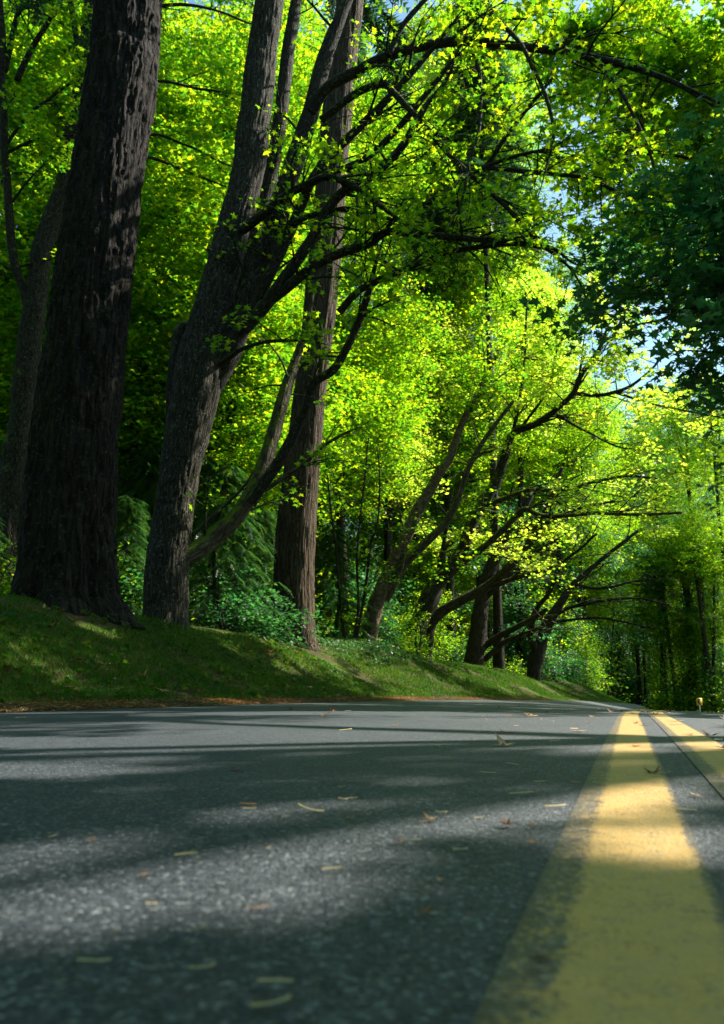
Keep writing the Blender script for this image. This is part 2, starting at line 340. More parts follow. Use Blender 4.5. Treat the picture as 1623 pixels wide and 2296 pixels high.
def leaves_mesh(name, P, size, tmpl, mat, tilt=0.45, droop=None, origin=None, nrm=None, spin=None):
    n = len(P); P = np.asarray(P, float)
    if nrm is None:
        nrm = np.stack([rng.normal(0, tilt, n), rng.normal(0, tilt, n), np.ones(n)], -1)
    if spin is None: spin = rng.uniform(0, 2 * math.pi, n)
    x, y, z = leaf_xf(nrm, spin)
    if droop: y = y - np.array([0, 0, droop]); 
    sz = (size * rng.uniform(0.5, 1.25, n))[:, None, None] if np.isscalar(size) else np.asarray(size)[:, None, None]
    k = len(tmpl)
    v = P[:, None] + sz * (tmpl[None, :, :1] * x[:, None] + tmpl[None, :, 1:2] * y[:, None] + tmpl[None, :, 2:] * z[:, None])
    v = v.reshape(-1, 3)
    if origin is not None: v = v - np.asarray(origin)
    if k == 10:   # maple: fans need the concave notches kept, use explicit lobes
        tf = np.array([[0, 1, 2], [0, 2, 8], [0, 8, 9], [2, 3, 4], [2, 4, 6], [2, 6, 8], [4, 5, 6], [6, 7, 8]])
    elif k == 6: tf = np.array([[0, 1, 2], [0, 2, 4], [2, 3, 4], [0, 4, 5]])
    else: tf = tmpl_faces(k)
    f = (np.arange(n)[:, None, None] * k + tf[None]).reshape(-1, 3)
    return mesh_np(name, v, f, mat)
def clumps(centers, rad, n, flat=0.35):
    c = np.repeat(np.asarray(centers), n, 0); m = len(c)
    d = rng.normal(0, 1, (m, 3)); d /= np.linalg.norm(d, axis=1)[:, None]; r = rng.uniform(0, 1, m) ** 0.5
    d = d * r[:, None] * rad; d[:, 2] = d[:, 2] * flat - 0.25 * (np.hypot(d[:, 0], d[:, 1]) / rad) ** 2 * rad
    return c + d
# a drooping conifer/cedar spray: one long axis with side fingers, all thin triangles
def spray_mesh(name, P, D, length, mat, origin=None, fingers=7, wid=0.35, droop=0.5, fw=0.05):
    n = len(P); P = np.asarray(P, float); D = D / (np.linalg.norm(D, axis=1)[:, None] + 1e-9)
    up = np.tile([0, 0, 1.0], (n, 1)) + rng.normal(0, 0.3, (n, 3)); sd_ = np.cross(D, up); sd_ /= np.linalg.norm(sd_, axis=1)[:, None] + 1e-9
    Lg = length * rng.uniform(0.6, 1.2, n)
    vs = []; 
    for i in range(fingers):
        for sgn in (-1, 1):
            t = (i + 0.5) / fingers; w_ = wid * (1 - t) ** 0.8 + 0.08
            base = P + D * (Lg * t)[:, None] - np.array([0, 0, 1]) * (droop * Lg * t * t)[:, None]
            tip = base + (D * 0.6 + sd_ * sgn) * (Lg * w_)[:, None] - np.array([0, 0, 1]) * (droop * Lg * w_ * rng.uniform(0.2, 1.0, n))[:, None]
            wd = D * (Lg * fw * 1.6)[:, None]
            vs.append(np.stack([base - wd, base + wd, tip], 1))
    v = np.stack(vs, 1).reshape(-1, 3)
    if origin is not None: v = v - np.asarray(origin)
    f = np.arange(len(v)).reshape(-1, 3)
    return mesh_np(name, v, f, mat)

# ------------------------------------------------------------------ road path and ground height
YAW = R(18.1)
LEFT_E, RIGHT_E = 4.15, -4.4
ds = 0.5
ss = np.arange(-60, 140, ds); heading = np.zeros(len(ss)); hd = YAW
i0 = int(round(60 / ds)); 
for i in range(i0, len(ss)):
    s_ = ss[i]; k = (1 / 85.0 if 5 < s_ < 12 else 1 / 330.0 if 12 <= s_ < 34 else (-1 / 38.0 if 44 < s_ < 100 else 0)); hd += k * ds; heading[i] = hd
heading[:i0] = YAW
path = np.zeros((len(ss), 2))
for i in range(i0 + 1, len(ss)): path[i] = path[i - 1] + ds * np.array([math.sin(heading[i - 1]), math.cos(heading[i - 1])])
for i in range(i0 - 1, -1, -1): path[i] = path[i + 1] - ds * np.array([math.sin(YAW), math.cos(YAW)])
def to_st(x, y):
    x = np.asarray(x, float); y = np.asarray(y, float); sh = x.shape; x = x.ravel(); y = y.ravel()
    S_ = np.empty(len(x)); T_ = np.empty(len(x))
    for a in range(0, len(x), 20000):
        X = x[a:a + 20000]; Y = y[a:a + 20000]
        d2 = (X[:, None] - path[None, :, 0]) ** 2 + (Y[:, None] - path[None, :, 1]) ** 2
        i = d2.argmin(1); h = heading[i]; dx = X - path[i, 0]; dy = Y - path[i, 1]
        S_[a:a + 20000] = ss[i] + dx * np.sin(h) + dy * np.cos(h); T_[a:a + 20000] = -dx * np.cos(h) + dy * np.sin(h)
    return S_.reshape(sh), T_.reshape(sh)
def st_xy(s, t):
    s = np.asarray(s, float); u = (s - ss[0]) / ds; i = np.clip(u.astype(int), 0, len(ss) - 2); f = u - i
    px = path[i, 0] * (1 - f) + path[i + 1, 0] * f; py = path[i, 1] * (1 - f) + path[i + 1, 1] * f; h = heading[i] * (1 - f) + heading[i + 1] * f
    return px - t * np.cos(h), py + t * np.sin(h)
def road_z(s, t):
    s = np.asarray(s, float); t = np.asarray(t, float)
    f = np.clip((t + 0.3) / 4.4, 0, 1); a = 0.00127 * (1 - f) + 0.00034 * f + 0.0003 * np.clip(-t / 4, 0, 1)
    s0 = 2 + 3 * f; cap = 0.035
    u = np.maximum(0, s - s0); uc = cap / (2 * a)
    z = np.where(u < uc, -a * u * u, -a * uc * uc - cap * (u - uc))
    return z - 0.010 * np.clip(-t - 0.3, 0, 4) * 1.0
BANK = np.array([[0, 0], [0.3, 0.02], [0.8, 0.17], [1.4, 0.50], [2.0, 0.85], [2.6, 1.13], [3.2, 1.30], [4.2, 1.42], [6, 1.45], [9, 1.2], [14, 1.0], [60, 2.0]])
BASES = []
def ground_raw(x, y):
    s, t = to_st(x, y); z = road_z(s, t)
    e = t - LEFT_E
    far = np.clip((s - 40) / 25, 0, 1)
    b = np.interp(e, BANK[:, 0], BANK[:, 1]) * (1 - 0.5 * far)
    er = RIGHT_E - t
    b = b - np.interp(er, [0, 1, 4, 12, 60], [0, 0.05, 0.5, 1.2, 2.0])
    z = z + np.where(e > 0, b, np.where(er > 0, b, 0))
    z = z + np.where(e > 0.5, (fbm(np.stack([x * 0.9, y * 0.9, 0 * x], -1), 3) - 0.5) * 0.12 * np.clip(e - 0.5, 0, 1), 0)
    return z, e, er
def ground_z(x, y):
    x = np.asarray(x, float); y = np.asarray(y, float)
    z, e, er = ground_raw(x, y)
    if BASES:
        num = 0; den = 0.12
        for (bx, by, dz) in BASES:
            wgt = np.exp(-((x - bx) ** 2 + (y - by) ** 2) / (2 * 1.3 ** 2)); num = num + wgt * dz; den = den + wgt
        z = z + num / den * np.clip((e - 0.4) / 1.2, 0, 1)
    return z

# hero trees: base pixel and depth
HERO = dict(fir=(145, 1358, 11.0), maple=(372, 1400, 13.0), cedar=(657, 1447, 17.5), leftmaple=(15, 1300, 15.0),
            cherry=(825, 1458, 23.5), leaner=(925, 1480, 27.0), behind=(957, 1482, 29.0), dark1=(1061, 1498, 33.0), dark2=(1196, 1527, 37.0))
BP = {}
for k, (px, py, Y) in HERO.items():
    p, kk = W(px, py, Y); BP[k] = (p, kk)
for k, (p, kk) in BP.items():
    z, e, er = ground_raw(p[0:1], p[1:2])
    if k != 'leftmaple': BASES.append((p[0], p[1], float(p[2] - z[0])))
    print('BASE', k, p.round(2), 'raw z', z.round(2), 'e', e.round(2))

# ground sheet: fine near the bank, coarse to the horizon
def axis(a, b, fine0, fine1, st, grow):
    v = [fine0]
    while v[-1] < fine1: v.append(v[-1] + st)
    s1 = st; 
    while v[-1] < b: s1 *= grow; v.append(v[-1] + s1)
    s1 = st; lo = [fine0]
    while lo[-1] > a: s1 *= grow; lo.append(lo[-1] - s1)
    return np.array(lo[:0:-1] + v)
gx = axis(-420, 420, -12, 20, 0.22, 1.14); gy = axis(-300, 700, 2, 52, 0.25, 1.14)
GX, GY = np.meshgrid(gx, gy); GZ = ground_z(GX, GY); s_, t_ = to_st(GX, GY)
inr = (t_ < LEFT_E + 0.02) & (t_ > RIGHT_E - 0.02) & (s_ < 135) & (s_ > -58); GZ = np.where(inr, GZ - 0.06, GZ)
nx, ny = len(gx), len(gy); I = (np.arange(ny - 1)[:, None] * nx + np.arange(nx - 1)[None]).ravel()
me = mesh_np('ground', np.stack([GX, GY, GZ], -1).reshape(-1, 3), np.stack([I, I + 1, I + nx + 1, I + nx], -1), M['soil'], True)
tag(link('ground', me), 'mossy earth bank and forest floor beside the road', kind='structure')

# road, in (s,t)
rs = np.concatenate([np.arange(-55, -2, 1.0), np.arange(-2, 30, 0.2), np.arange(30, 130, 1.0)]); rt = np.linspace(RIGHT_E, LEFT_E, 34)
def strip(name, rs, rt, dz, mat, across=False, skirt=0.0, wob=0.0):
    SS, TT = np.meshgrid(rs, rt, indexing='ij')
    if wob: TT = TT + (np.arange(len(rt)) == len(rt) - 1)[None] * ((vnoise(np.stack([SS * 1.3, 0 * SS, 0 * SS], -1)) - 0.5) * wob)
    X, Y = st_xy(SS, TT); Z = road_z(SS, TT) + dz
    if skirt:
        X = np.concatenate([X[:, :1], X, X[:, -1:]], 1); Y = np.concatenate([Y[:, :1], Y, Y[:, -1:]], 1); Z = np.concatenate([Z[:, :1] - skirt, Z, Z[:, -1:] - skirt], 1)
    n1, n2 = X.shape; I = (np.arange(n1 - 1)[:, None] * n2 + np.arange(n2 - 1)[None]).ravel()
    at = {'across': np.repeat(((rt[-1] - rt) / (rt[-1] - rt[0]))[None], n1, 0).ravel()} if across else None
    return mesh_np(name, np.stack([X, Y, Z], -1).reshape(-1, 3), np.stack([I, I + n2, I + n2 + 1, I + 1], -1), mat, True, at)
tag(link('road', strip('road', rs, rt, 0.0, M['asphalt'], skirt=0.12, wob=0.10)), 'dark asphalt road dropping away over a crest', kind='structure')
# the double yellow line is part of the road surface
for (a, b, lab) in ((0.004 - 0.0575, 0.004 + 0.0745, 'left yellow stripe of the double centre line, worn along its left edge'), (-0.185 - 0.055, -0.185 + 0.068, 'right yellow stripe of the double centre line, cut by the right side of the picture')):
    o = tag(link('road_marking', strip('road_marking', rs, np.linspace(a, b, 8), 0.002, M['paint'], True)), lab, kind='structure')

# ------------------------------------------------------------------ light patches that the canopy lets through
# the broadleaf crowns on the right have gaps; a leaf is dropped when its shadow would land in one of these openings
OPEN = [(560, 1666, 720, 15, .95), (150, 1664, 300, 12, .95), (1130, 1656, 200, 5, .9), (1050, 1636, 230, 3, .9), (700, 1598, 500, 4, .7), (1180, 1612, 260, 4, .8), (1480, 1615, 170, 14, .9),
        (1380, 1660, 90, 26, .9), (1580, 1650, 60, 25, .9), (1390, 1790, 120, 28, .9), (120, 1728, 170, 16, .85), (760, 1838, 330, 26, .85),
        (330, 1970, 480, 60, .85), (200, 2055, 380, 50, .85), (1430, 1880, 120, 14, .35), (1560, 1745, 60, 12, .6)]
def flat_y(py):
    cy = (1148 - py) / FP; dz = SP + cy * CP
    return CAMH / -dz * (CP - cy * SP)
OPEN = [(cx, 0.5 * (flat_y(cy - ry) + flat_y(cy + ry)), rx, 0.5 * (flat_y(cy - ry) - flat_y(cy + ry)), pr) for cx, cy, rx, ry, pr in OPEN]
def open_mask(P, margin=0.055, prob=True):
    """True where a leaf or twig at P would shade one of the openings"""
    P = np.atleast_2d(np.asarray(P, float)); hit_ = np.zeros(len(P), bool)
    G = P - S[None] * ((P[:, 2]) / S[2])[:, None]; px, py, dep = toP(G * np.array([1, 1, 0])); ok = (G[:, 1] > 0.2) & (dep > 0.15)
    jy = (fbm(np.stack([G[:, 0] * 2.2, G[:, 1] * 2.2, 0 * dep], -1), 2) - 0.5) * 0.16; u = rng.uniform(0, 1, len(P)) if prob else np.zeros(len(P))
    for cx, yc, rx, ry, pr in OPEN:
        d = ((px - cx) / (rx + margin * FP / np.maximum(dep, .2))) ** 2 + ((G[:, 1] + jy - yc) / (ry + margin)) ** 2
        hit_ |= ok & (d < 1) & (u < pr + 0.07)
    return hit_
def gap(P): return ~open_mask(P)
FILT = [False]
# ------------------------------------------------------------------ openings over single spots
SPOTS = [(440, 960, 13, .5), (437, 1040, 13, .45), (420, 1120, 13, .3), (470, 860, 13, .5), (590, 250, 13, .6), (550, 470, 13, .6), (600, 120, 13, .5), (30, 1110, 15, .7), (45, 1000, 15, .5), (690, 1130, 17.5, .5), (680, 1330, 17.5, .4),
         (850, 1370, 23.5, .8), (900, 1240, 23.5, .7), (760, 1452, 20, .7), (850, 1465, 23, .7), (930, 1370, 25, .7), (1120, 1120, 26, .8), (1180, 1150, 26, .8), (1130, 1540, 30, .9), (1080, 1520, 28, .6), (1250, 1570, 34, 1.0), (640, 1500, 13.5, .3), (180, 1578, 5.9, .35), (450, 1574, 7.4, .3), (90, 1580, 5.6, .3), (230, 1400, 10, .3), (540, 1120, 13, .3), (620, 1000, 13.5, .3), (280, 480, 11, .15)]
SPOTS = [(W(a, b, c)[0], r_) for a, b, c, r_ in SPOTS]
def gap_up(P):
    keep = np.ones(len(P), bool)
    for q, r_ in SPOTS:
        d = P - q; al = d @ S; dist = np.linalg.norm(d - al[:, None] * S, axis=1); keep &= ~((al > 0.6) & (dist < r_ * rng.uniform(0.75, 1.1, len(P))))
    return keep
# ------------------------------------------------------------------ tree builders
def limb_pts(path_px, n=None, wob=0.0, taper=False):
    """path: [(px,py,Y,w_px)] -> pts, radii"""
    A = np.array([list(W(a[0], a[1], a[2])[0]) + [0.5 * a[3] * W(a[0], a[1], a[2])[1] / FP] for a in path_px])
    n = n or max(10, len(A) * 6)
    Q = catmull(A, n); P = Q[:, :3]; r = np.maximum(Q[:, 3], 0.002)
    if taper: r = np.maximum(r * (1 - 0.8 * np.clip((np.linspace(0, 1, n) - 0.72) / 0.28, 0, 1) ** 1.3), 0.003)
    if wob: P = P + (np.stack([fbm(P * 0.9 + 5, 2), fbm(P * 0.9 + 55, 2), fbm(P * 0.9 + 99, 2)], -1) - 0.5) * wob * np.linspace(0, 1, n)[:, None]
    return P, r
def knobby(amp, fr=5.0):
    def f(bc, th, L, rr): return (fbm(bc * fr * np.array([1, 1, 0.5]), 3) - 0.5) * amp * np.minimum(rr * 4, 1) 
    return f
def zone_depths(path, Y0, Y1, w0, w1):
    n = len(path); return [(p[0], p[1], Y0 + (Y1 - Y0) * i / (n - 1), w0 + (w1 - w0) * i / (n - 1)) for i, p in enumerate(path)]
def twigs_from(P, r, n, length, tb, ends, spread=0.9, start=0.15, up=0.15, sub=3, rr=0.45):
    """side twigs grown off a limb; collects tube geometry and points where leaves hang"""
    m = len(P)
    for _ in range(n):
        t = random.uniform(start, 1.0); i = min(m - 2, int(t * (m - 1))); p0 = P[i]; tg = P[i + 1] - P[i]; tg = tg / (np.linalg.norm(tg) + 1e-9)
        d = tg * 0.7 + rng.normal(0, spread, 3) * np.array([1, 1, 0.45]) + np.array([0, 0, up]); d /= np.linalg.norm(d)
        L = length * random.uniform(0.5, 1.2); nn = 7; pts = [p0]; dd = d.copy()
        for j in range(nn - 1):
            dd = dd + rng.normal(0, 0.10, 3) + np.array([0, 0, -0.04]); dd /= np.linalg.norm(dd); pts.append(pts[-1] + dd * L / (nn - 1))
        pts = np.array(pts); r0 = min(r[i] * rr, 0.022 * L ** 0.7)
        if FILT[0] and open_mask(pts, 0.03, False).any(): continue
        tb.add(pts, np.linspace(r0, 0.003, nn), 5)
        for k in (3, 4, 5, 6): ends.append(pts[k])
        for q in range(sub):
            k = random.randint(2, 5); d2 = (pts[k + 1] - pts[k]); d2 /= np.linalg.norm(d2); d2 = d2 + rng.normal(0, 0.7, 3) * np.array([1, 1, 0.5]); d2 /= np.linalg.norm(d2)
            L2 = L * random.uniform(0.3, 0.55); p2 = [pts[k]]
            for j in range(4):
                d2 = d2 + rng.normal(0, 0.18, 3) + np.array([0, 0, -0.06]); d2 /= np.linalg.norm(d2); p2.append(p2[-1] + d2 * L2 / 4)
            p2 = np.array(p2)
            if FILT[0] and open_mask(p2, 0.03, False).any(): continue
            tb.add(p2, np.linspace(r0 * 0.5, 0.0022, 5), 4)
            for k2 in (2, 3, 4): ends.append(p2[k2])
def fine_twigs(P, r, n, length, tb, ends):
    """long slender shoots that leave a limb at a small angle and arch over"""
    m = len(P)
    for _ in range(n):
        t = random.uniform(0.3, 1.0); i = min(m - 2, int(t * (m - 1))); tg = P[i + 1] - P[i]; tg /= np.linalg.norm(tg)
        d = tg + rng.normal(0, 0.35, 3); d /= np.linalg.norm(d); L = length * random.uniform(0.5, 1.1); pts = [P[i]]; g = random.uniform(0.03, 0.09); cv = rng.normal(0, 0.05, 3)
        for j in range(13):
            d = d + cv + rng.normal(0, 0.03, 3) - np.array([0, 0, g]); d /= np.linalg.norm(d); pts.append(pts[-1] + d * L / 13)
        pts = np.array(pts); tb.add(pts, np.linspace(min(r[i] * 0.5, 0.016), 0.003, 14), 5)
        for k in (6, 9, 11, 13): ends.append(pts[k])
def crown_part(t, P, size, tmpl, mat, tilt=0.45, name='crown', singles=0):
    P = np.asarray(P)
    if singles:
        px, py, dep = toP(P); vis = (px > 0) & (px < 1623) & (py > 0) & (py < 1500) & (P[:, 1] > 1)
        idx = np.where(vis)[0]; idx = idx[np.argsort(dep[idx])][:singles]
        base = [leaves_mesh('leaf', np.zeros((1, 3)), np.array([1.0]), tmpl, mat, tilt=0.05) for _ in range(4)]
        for b_i, i in enumerate(idx):
            o = bpy.data.objects.new('leaf', base[b_i % 4]); COL.objects.link(o); o.parent = t
            o.location = (P[i] - np.array(t.location)).tolist(); o.rotation_euler = (random.gauss(0, tilt * 0.8), random.gauss(0, tilt * 0.8), random.uniform(0, 6.28))
            q = size * random.uniform(0.75, 1.15); o.scale = (q, q, q)
        m = np.ones(len(P), bool); m[idx] = False; P = P[m]
    o = link(name, leaves_mesh(name, P, size, tmpl, mat, tilt, origin=t.location), t); o['kind'] = 'stuff'
    return o
def px_zone(n, x0, x1, y0, y1, Y0, Y1, shape=None):
    out_ = []
    while len(out_) < n:
        a = random.uniform(x0, x1); b = random.uniform(y0, y1)
        if shape and not shape(a, b): continue
        out_.append(W(a, b, random.uniform(Y0, Y1))[0])
    return np.array(out_)

# ---------- the great fir on the left
def tree_root(key, name, label, cat='tree', group=None):
    return thing(name, label, cat, BP[key][0] - np.array([0, 0, 0.05]), group)
t = tree_root('fir', 'fir_tree', 'massive dark fir with furrowed bark, the nearest and thickest trunk on the bank')
Yf = 11.0
fp = [(145, 1420, Yf, 250), (146, 1350, Yf, 212), (149, 1310, Yf, 204), (151, 1250, Yf, 200), (152, 1185, Yf, 194), (170, 985, Yf, 184), (191, 784, Yf, 167), (213, 600, Yf, 160), (238, 400, Yf, 148), (270, 200, Yf, 147), (289, 0, Yf, 138), (312, -300, Yf + .1, 130), (340, -800, Yf + .2, 118), (375, -1600, Yf + .3, 92), (400, -2600, Yf + .4, 60)]
P, r = limb_pts(fp, 620)
def fir_disp(bc, th, L, rr):
    q = bc * np.array([7.5, 7.5, 1.5]); wv = fbm(bc * 3, 2) * 1.2
    n1 = 1 - np.abs(2 * fbm(q + wv[..., None], 3) - 1); n2 = 1 - np.abs(2 * fbm(bc * np.array([17, 17, 4.5]) + 30, 2) - 1)
    fl = np.exp(-L / 0.42) * 0.22 * (0.55 + 0.9 * np.cos(th * 5 + 1.3 + 0.6 * np.sin(th * 2)))
    return (n1 - 0.75) * 0.13 + (n2 - 0.7) * 0.05 + fl + (fbm(bc * np.array([1.2, 1.2, 1.0]), 2) - 0.5) * 0.05
tb = Tubes(); tb.add(P, r, 220, fir_disp); tb.build('trunk', M['fir_bark'], t)
# dead and live fir branches high up (above the frame) and a few bare ones low
tw = Tubes(); sp_p, sp_d = [], []
for i in range(46):
    z = random.uniform(14.5, 25); j = np.argmin(abs(P[:, 2] - z)); a = random.uniform(0, 6.28); L = 3.6 * (1 - (z - 9) / 22) + 0.8
    d = np.array([math.cos(a), math.sin(a), -0.12]); pts = np.array([P[j] + d * L * q + np.array([0, 0, -0.25 * q * q * L]) for q in np.linspace(0, 1, 8)])
    tw.add(pts, np.linspace(0.05, 0.008, 8), 5)
    for q in range(26):
        u = random.uniform(0.2, 1); pp = pts[0] * (1 - u) + pts[-1] * u; sp_p.append(pp); sp_d.append(d + np.array([random.gauss(0, .7), random.gauss(0, .7), -0.25]))
tw.build('branches', M['dark_bark'], t)['kind'] = 'stuff'
c_ = link('crown', spray_mesh('crown', np.array(sp_p), np.array(sp_d), 0.7, M['leaf_fir'], t.location, 8, 0.3, 0.3, 0.035), t); c_['kind'] = 'stuff'

# ---------- the many stemmed maple
t = tree_root('maple', 'maple_tree', 'many stemmed maple with pale streaked trunk and long limbs arching over the road')
MAPLE = t; Ym = 13.0
mt = [(372, 1415, Ym, 112), (373, 1385, Ym, 97), (374, 1285, Ym, 92), (384, 1185, Ym, 88), (399, 1085, Ym, 88), (416, 985, Ym, 96), (436, 885, Ym, 104), (456, 785, Ym, 100), (478, 690, Ym, 86), (500, 600, Ym, 76), (526, 500, Ym, 69), (555, 400, Ym, 69), (566, 300, Ym, 68), (578, 200, Ym, 67), (589, 100, Ym, 65), (604, 0, Ym, 60), (622, -200, Ym, 52), (650, -500, Ym, 40), (690, -900, Ym, 22)]
P, r = limb_pts(mt, 300)
def map_disp(bc, th, L, rr):
    n1 = 1 - np.abs(2 * fbm(bc * np.array([16, 16, 2.2]), 3) - 1)
    fl = np.exp(-L / 0.25) * 0.05 * np.cos(th * 4 + 1)
    return (n1 - 0.7) * 0.045 + fl + (fbm(bc * np.array([2.2, 2.2, 1.8]) + 9, 3) - 0.5) * 0.10
tb = Tubes(); tb.add(P, r, 120, map_disp); tb.build('trunk', M['maple_bark'], t)
LG = 1.0
limb_defs = [
 # (path, Y0, Y1, w0, w1, material, ntwigs, twig length)
 ([(445, 905), (478, 852), (515, 785), (545, 700), (570, 630), (600, 550), (630, 450), (665, 350), (697, 250), (722, 150), (748, 75), (780, 0), (830, -120), (900, -300)], 13.1, 12.6, 62, 22, 'limb_bark', 10, 1.6),
 ([(460, 900), (515, 790), (545, 650), (575, 525), (600, 425), (620, 325), (636, 200), (648, 100), (665, 0), (690, -140), (720, -330)], 13.5, 13.8, 38, 24, 'maple_bark', 6, 1.4),
 ([(535, 745), (565, 700), (600, 625), (645, 530), (680, 450), (705, 395), (760, 330), (811, 280), (876, 215), (960, 120), (1040, 20), (1100, -80)], 12.9, 11.5, 28, 12, 'limb_bark', 14, 1.6),
 ([(545, 740), (590, 690), (640, 620), (690, 550), (735, 470), (770, 430), (830, 395), (900, 330), (950, 245), (1000, 180), (1026, 115)], 12.8, 11.0, 30, 12, 'limb_bark', 10, 1.5),
 ([(700, 250), (730, 200), (800, 160), (870, 125), (950, 103), (1030, 92), (1100, 97), (1180, 106), (1260, 116), (1340, 132), (1410, 148), (1480, 172), (1560, 207), (1640, 245), (1750, 320)], 12.7, 9.5, 26, 10, 'limb_bark', 24, 1.7),
 ([(545, 515), (590, 480), (640, 440), (690, 412), (735, 395), (790, 418), (850, 460), (900, 500), (980, 560)], 12.8, 11.0, 22, 9, 'limb_bark', 12, 1.3),
 ([(690, 414), (750, 383), (811, 360), (880, 300), (940, 230), (1000, 150), (1040, 90)], 12.4, 11.2, 18, 10, 'limb_bark', 8, 1.3),
 ([(861, 185), (936, 265), (1011, 350), (1061, 400), (1131, 465), (1191, 530), (1276, 600), (1320, 690)], 11.6, 10.5, 15, 7, 'limb_bark', 14, 1.2),
 ([(720, 270), (790, 215), (830, 195), (861, 186)], 12.5, 11.6, 18, 15, 'limb_bark', 2, 1.0),
 ([(560, 705), (610, 670), (655, 635), (710, 592), (770, 565), (830, 545), (870, 520), (960, 527), (1060, 536), (1140, 542), (1236, 556), (1290, 592), (1411, 637)], 12.8, 10.5, 26, 8, 'limb_bark', 22, 1.4),
 ([(760, 700), (811, 648), (911, 602), (986, 571), (1086, 551), (1160, 546), (1236, 560)], 12.3, 11.0, 18, 8, 'limb_bark', 12, 1.2),
 ([(660, 500), (690, 485), (725, 476), (780, 472), (830, 486), (870, 493), (930, 512)], 12.4, 11.6, 14, 9, 'limb_bark', 6, 1.0),
 ([(930, 470), (990, 440), (1040, 405), (1091, 372), (1120, 330), (1186, 240), (1225, 195), (1261, 155)], 12.0, 10.8, 15, 6, 'limb_bark', 10, 1.1),
 ([(1091, 372), (1160, 350), (1230, 335), (1300, 315), (1426, 290)], 11.4, 10.0, 9, 5, 'limb_bark', 10, 1.1),
 ([(1091, 375), (1200, 388), (1311, 400), (1386, 430), (1470, 447), (1560, 452)], 11.4, 9.8, 11, 6, 'limb_bark', 12, 1.2),
 ([(1100, 30), (1131, 60), (1165, 95), (1190, 140), (1225, 220), (1240, 300), (1225, 370), (1200, 450)], 11.2, 10.2, 12, 5, 'limb_bark', 8, 1.0),
 ([(1040, 110), (1071, 140), (1078, 220), (1072, 300), (1050, 360), (1030, 460), (990, 540)], 11.4, 10.6, 10, 5, 'limb_bark', 8, 1.0),
 ([(372, 1268), (412, 1248), (447, 1230), (475, 1208), (525, 1163), (560, 1112), (590, 1045), (610, 985), (630, 910), (645, 860), (665, 800), (690, 720), (705, 640)], 12.9, 14.5, 46, 20, 'moss_bark', 6, 1.2),
 ([(560, 1130), (590, 1085), (625, 1035), (660, 970), (690, 905), (706, 858), (748, 828), (780, 775), (812, 700), (830, 640), (845, 580), (860, 540)], 13.0, 12.5, 28, 12, 'limb_bark', 8, 1.2),
 ([(592, 1100), (640, 1068), (680, 1042), (725, 1000), (780, 970), (830, 955)], 13.0, 12.5, 12, 5, 'moss_bark', 6, 0.9),
 ([(430, 1200), (500, 1135), (550, 1085), (600, 1010)], 13.1, 13.8, 9, 4, 'limb_bark', 4, 0.8),
 ([(490, 820), (520, 798), (545, 782), (590, 767), (640, 762), (690, 762), (740, 775)], 12.8, 12.2, 12, 5, 'limb_bark', 5, 0.9),
 ([(402, 1000), (395, 900), (400, 820), (408, 760), (418, 735)], 13.05, 13.1, 46, 40, 'limb_bark', 0, 1),
 ([(475, 600), (466, 560), (468, 548)], 13.0, 13.0, 9, 6, 'limb_bark', 0, 1),
 ([(1340, 132), (1400, 220), (1450, 330), (1480, 430), (1500, 560)], 10.6, 9.6, 9, 4, 'limb_bark', 10, 1.1),
 ([(870, 125), (900, 60), (960, -10), (1040, -80)], 11.8, 11.5, 14, 8, 'limb_bark', 6, 1.2),
]
twigs = Tubes(); ends = []
for (pp, Y0, Y1, w0, w1, mt_, ntw, tl) in limb_defs:
    P, r = limb_pts(zone_depths(pp, Y0, Y1, w0 * LG, w1 * 1.1), len(pp) * 9, 0.10 if w0 < 26 else 0.0, ntw > 3)
    tb = Tubes(); tb.add(P, r, 20 if w0 > 20 else 12, knobby(0.06, 7)); tb.build('limb', M[mt_], t)
    twigs_from(P, r, ntw, tl, twigs, ends)
    fine_twigs(P, r, int(ntw * 0.35), tl * 2.0, twigs, ends)
twigs.build('twigs', M['limb_bark'], t)['kind'] = 'stuff'
ends = np.array(ends); print('maple leaf points', len(ends))
ends = ends[rng.uniform(0, 1, len(ends)) < 0.62]
Pl = clumps(ends, 0.26, 4, 0.5); Pl = Pl[gap_up(Pl)]
crown_part(t, Pl, 0.125, T_MAPLE, M['leaf_maple'], 0.6, singles=300)
# cut face of the broken stub
c, k = W(420, 742, 13.0)

# ---------- reddish cedar trunk, third
t = tree_root('cedar', 'cedar_tree', 'straight reddish brown trunk with vertical ridges, third big trunk from the left')
Yc = 17.5
cp = [(657, 1462, Yc, 118), (657, 1440, Yc, 104), (658, 1380, Yc, 92), (659, 1285, Yc, 88), (664, 1185, Yc, 86), (673, 1085, Yc, 79), (684, 985, Yc, 74), (694, 885, Yc, 70), (707, 785, Yc, 68), (722, 640, Yc, 72), (735, 500, Yc, 68), (752, 300, Yc, 66), (772, 100, Yc, 62), (790, -60, Yc, 56), (820, -500, Yc, 44), (860, -1100, Yc, 22)]
P, r = limb_pts(cp, 300)
def ced_disp(bc, th, L, rr):
    n1 = 1 - np.abs(2 * fbm(bc * np.array([11, 11, 0.9]), 3) - 1)
    return (n1 - 0.7) * 0.08 + np.exp(-L / 0.3) * 0.07 * np.cos(th * 6 + 1)
tb = Tubes(); tb.add(P, r, 110, ced_disp); tb.build('trunk', M['cedar_bark'], t)
tw = Tubes(); sp_p, sp_d = [], []
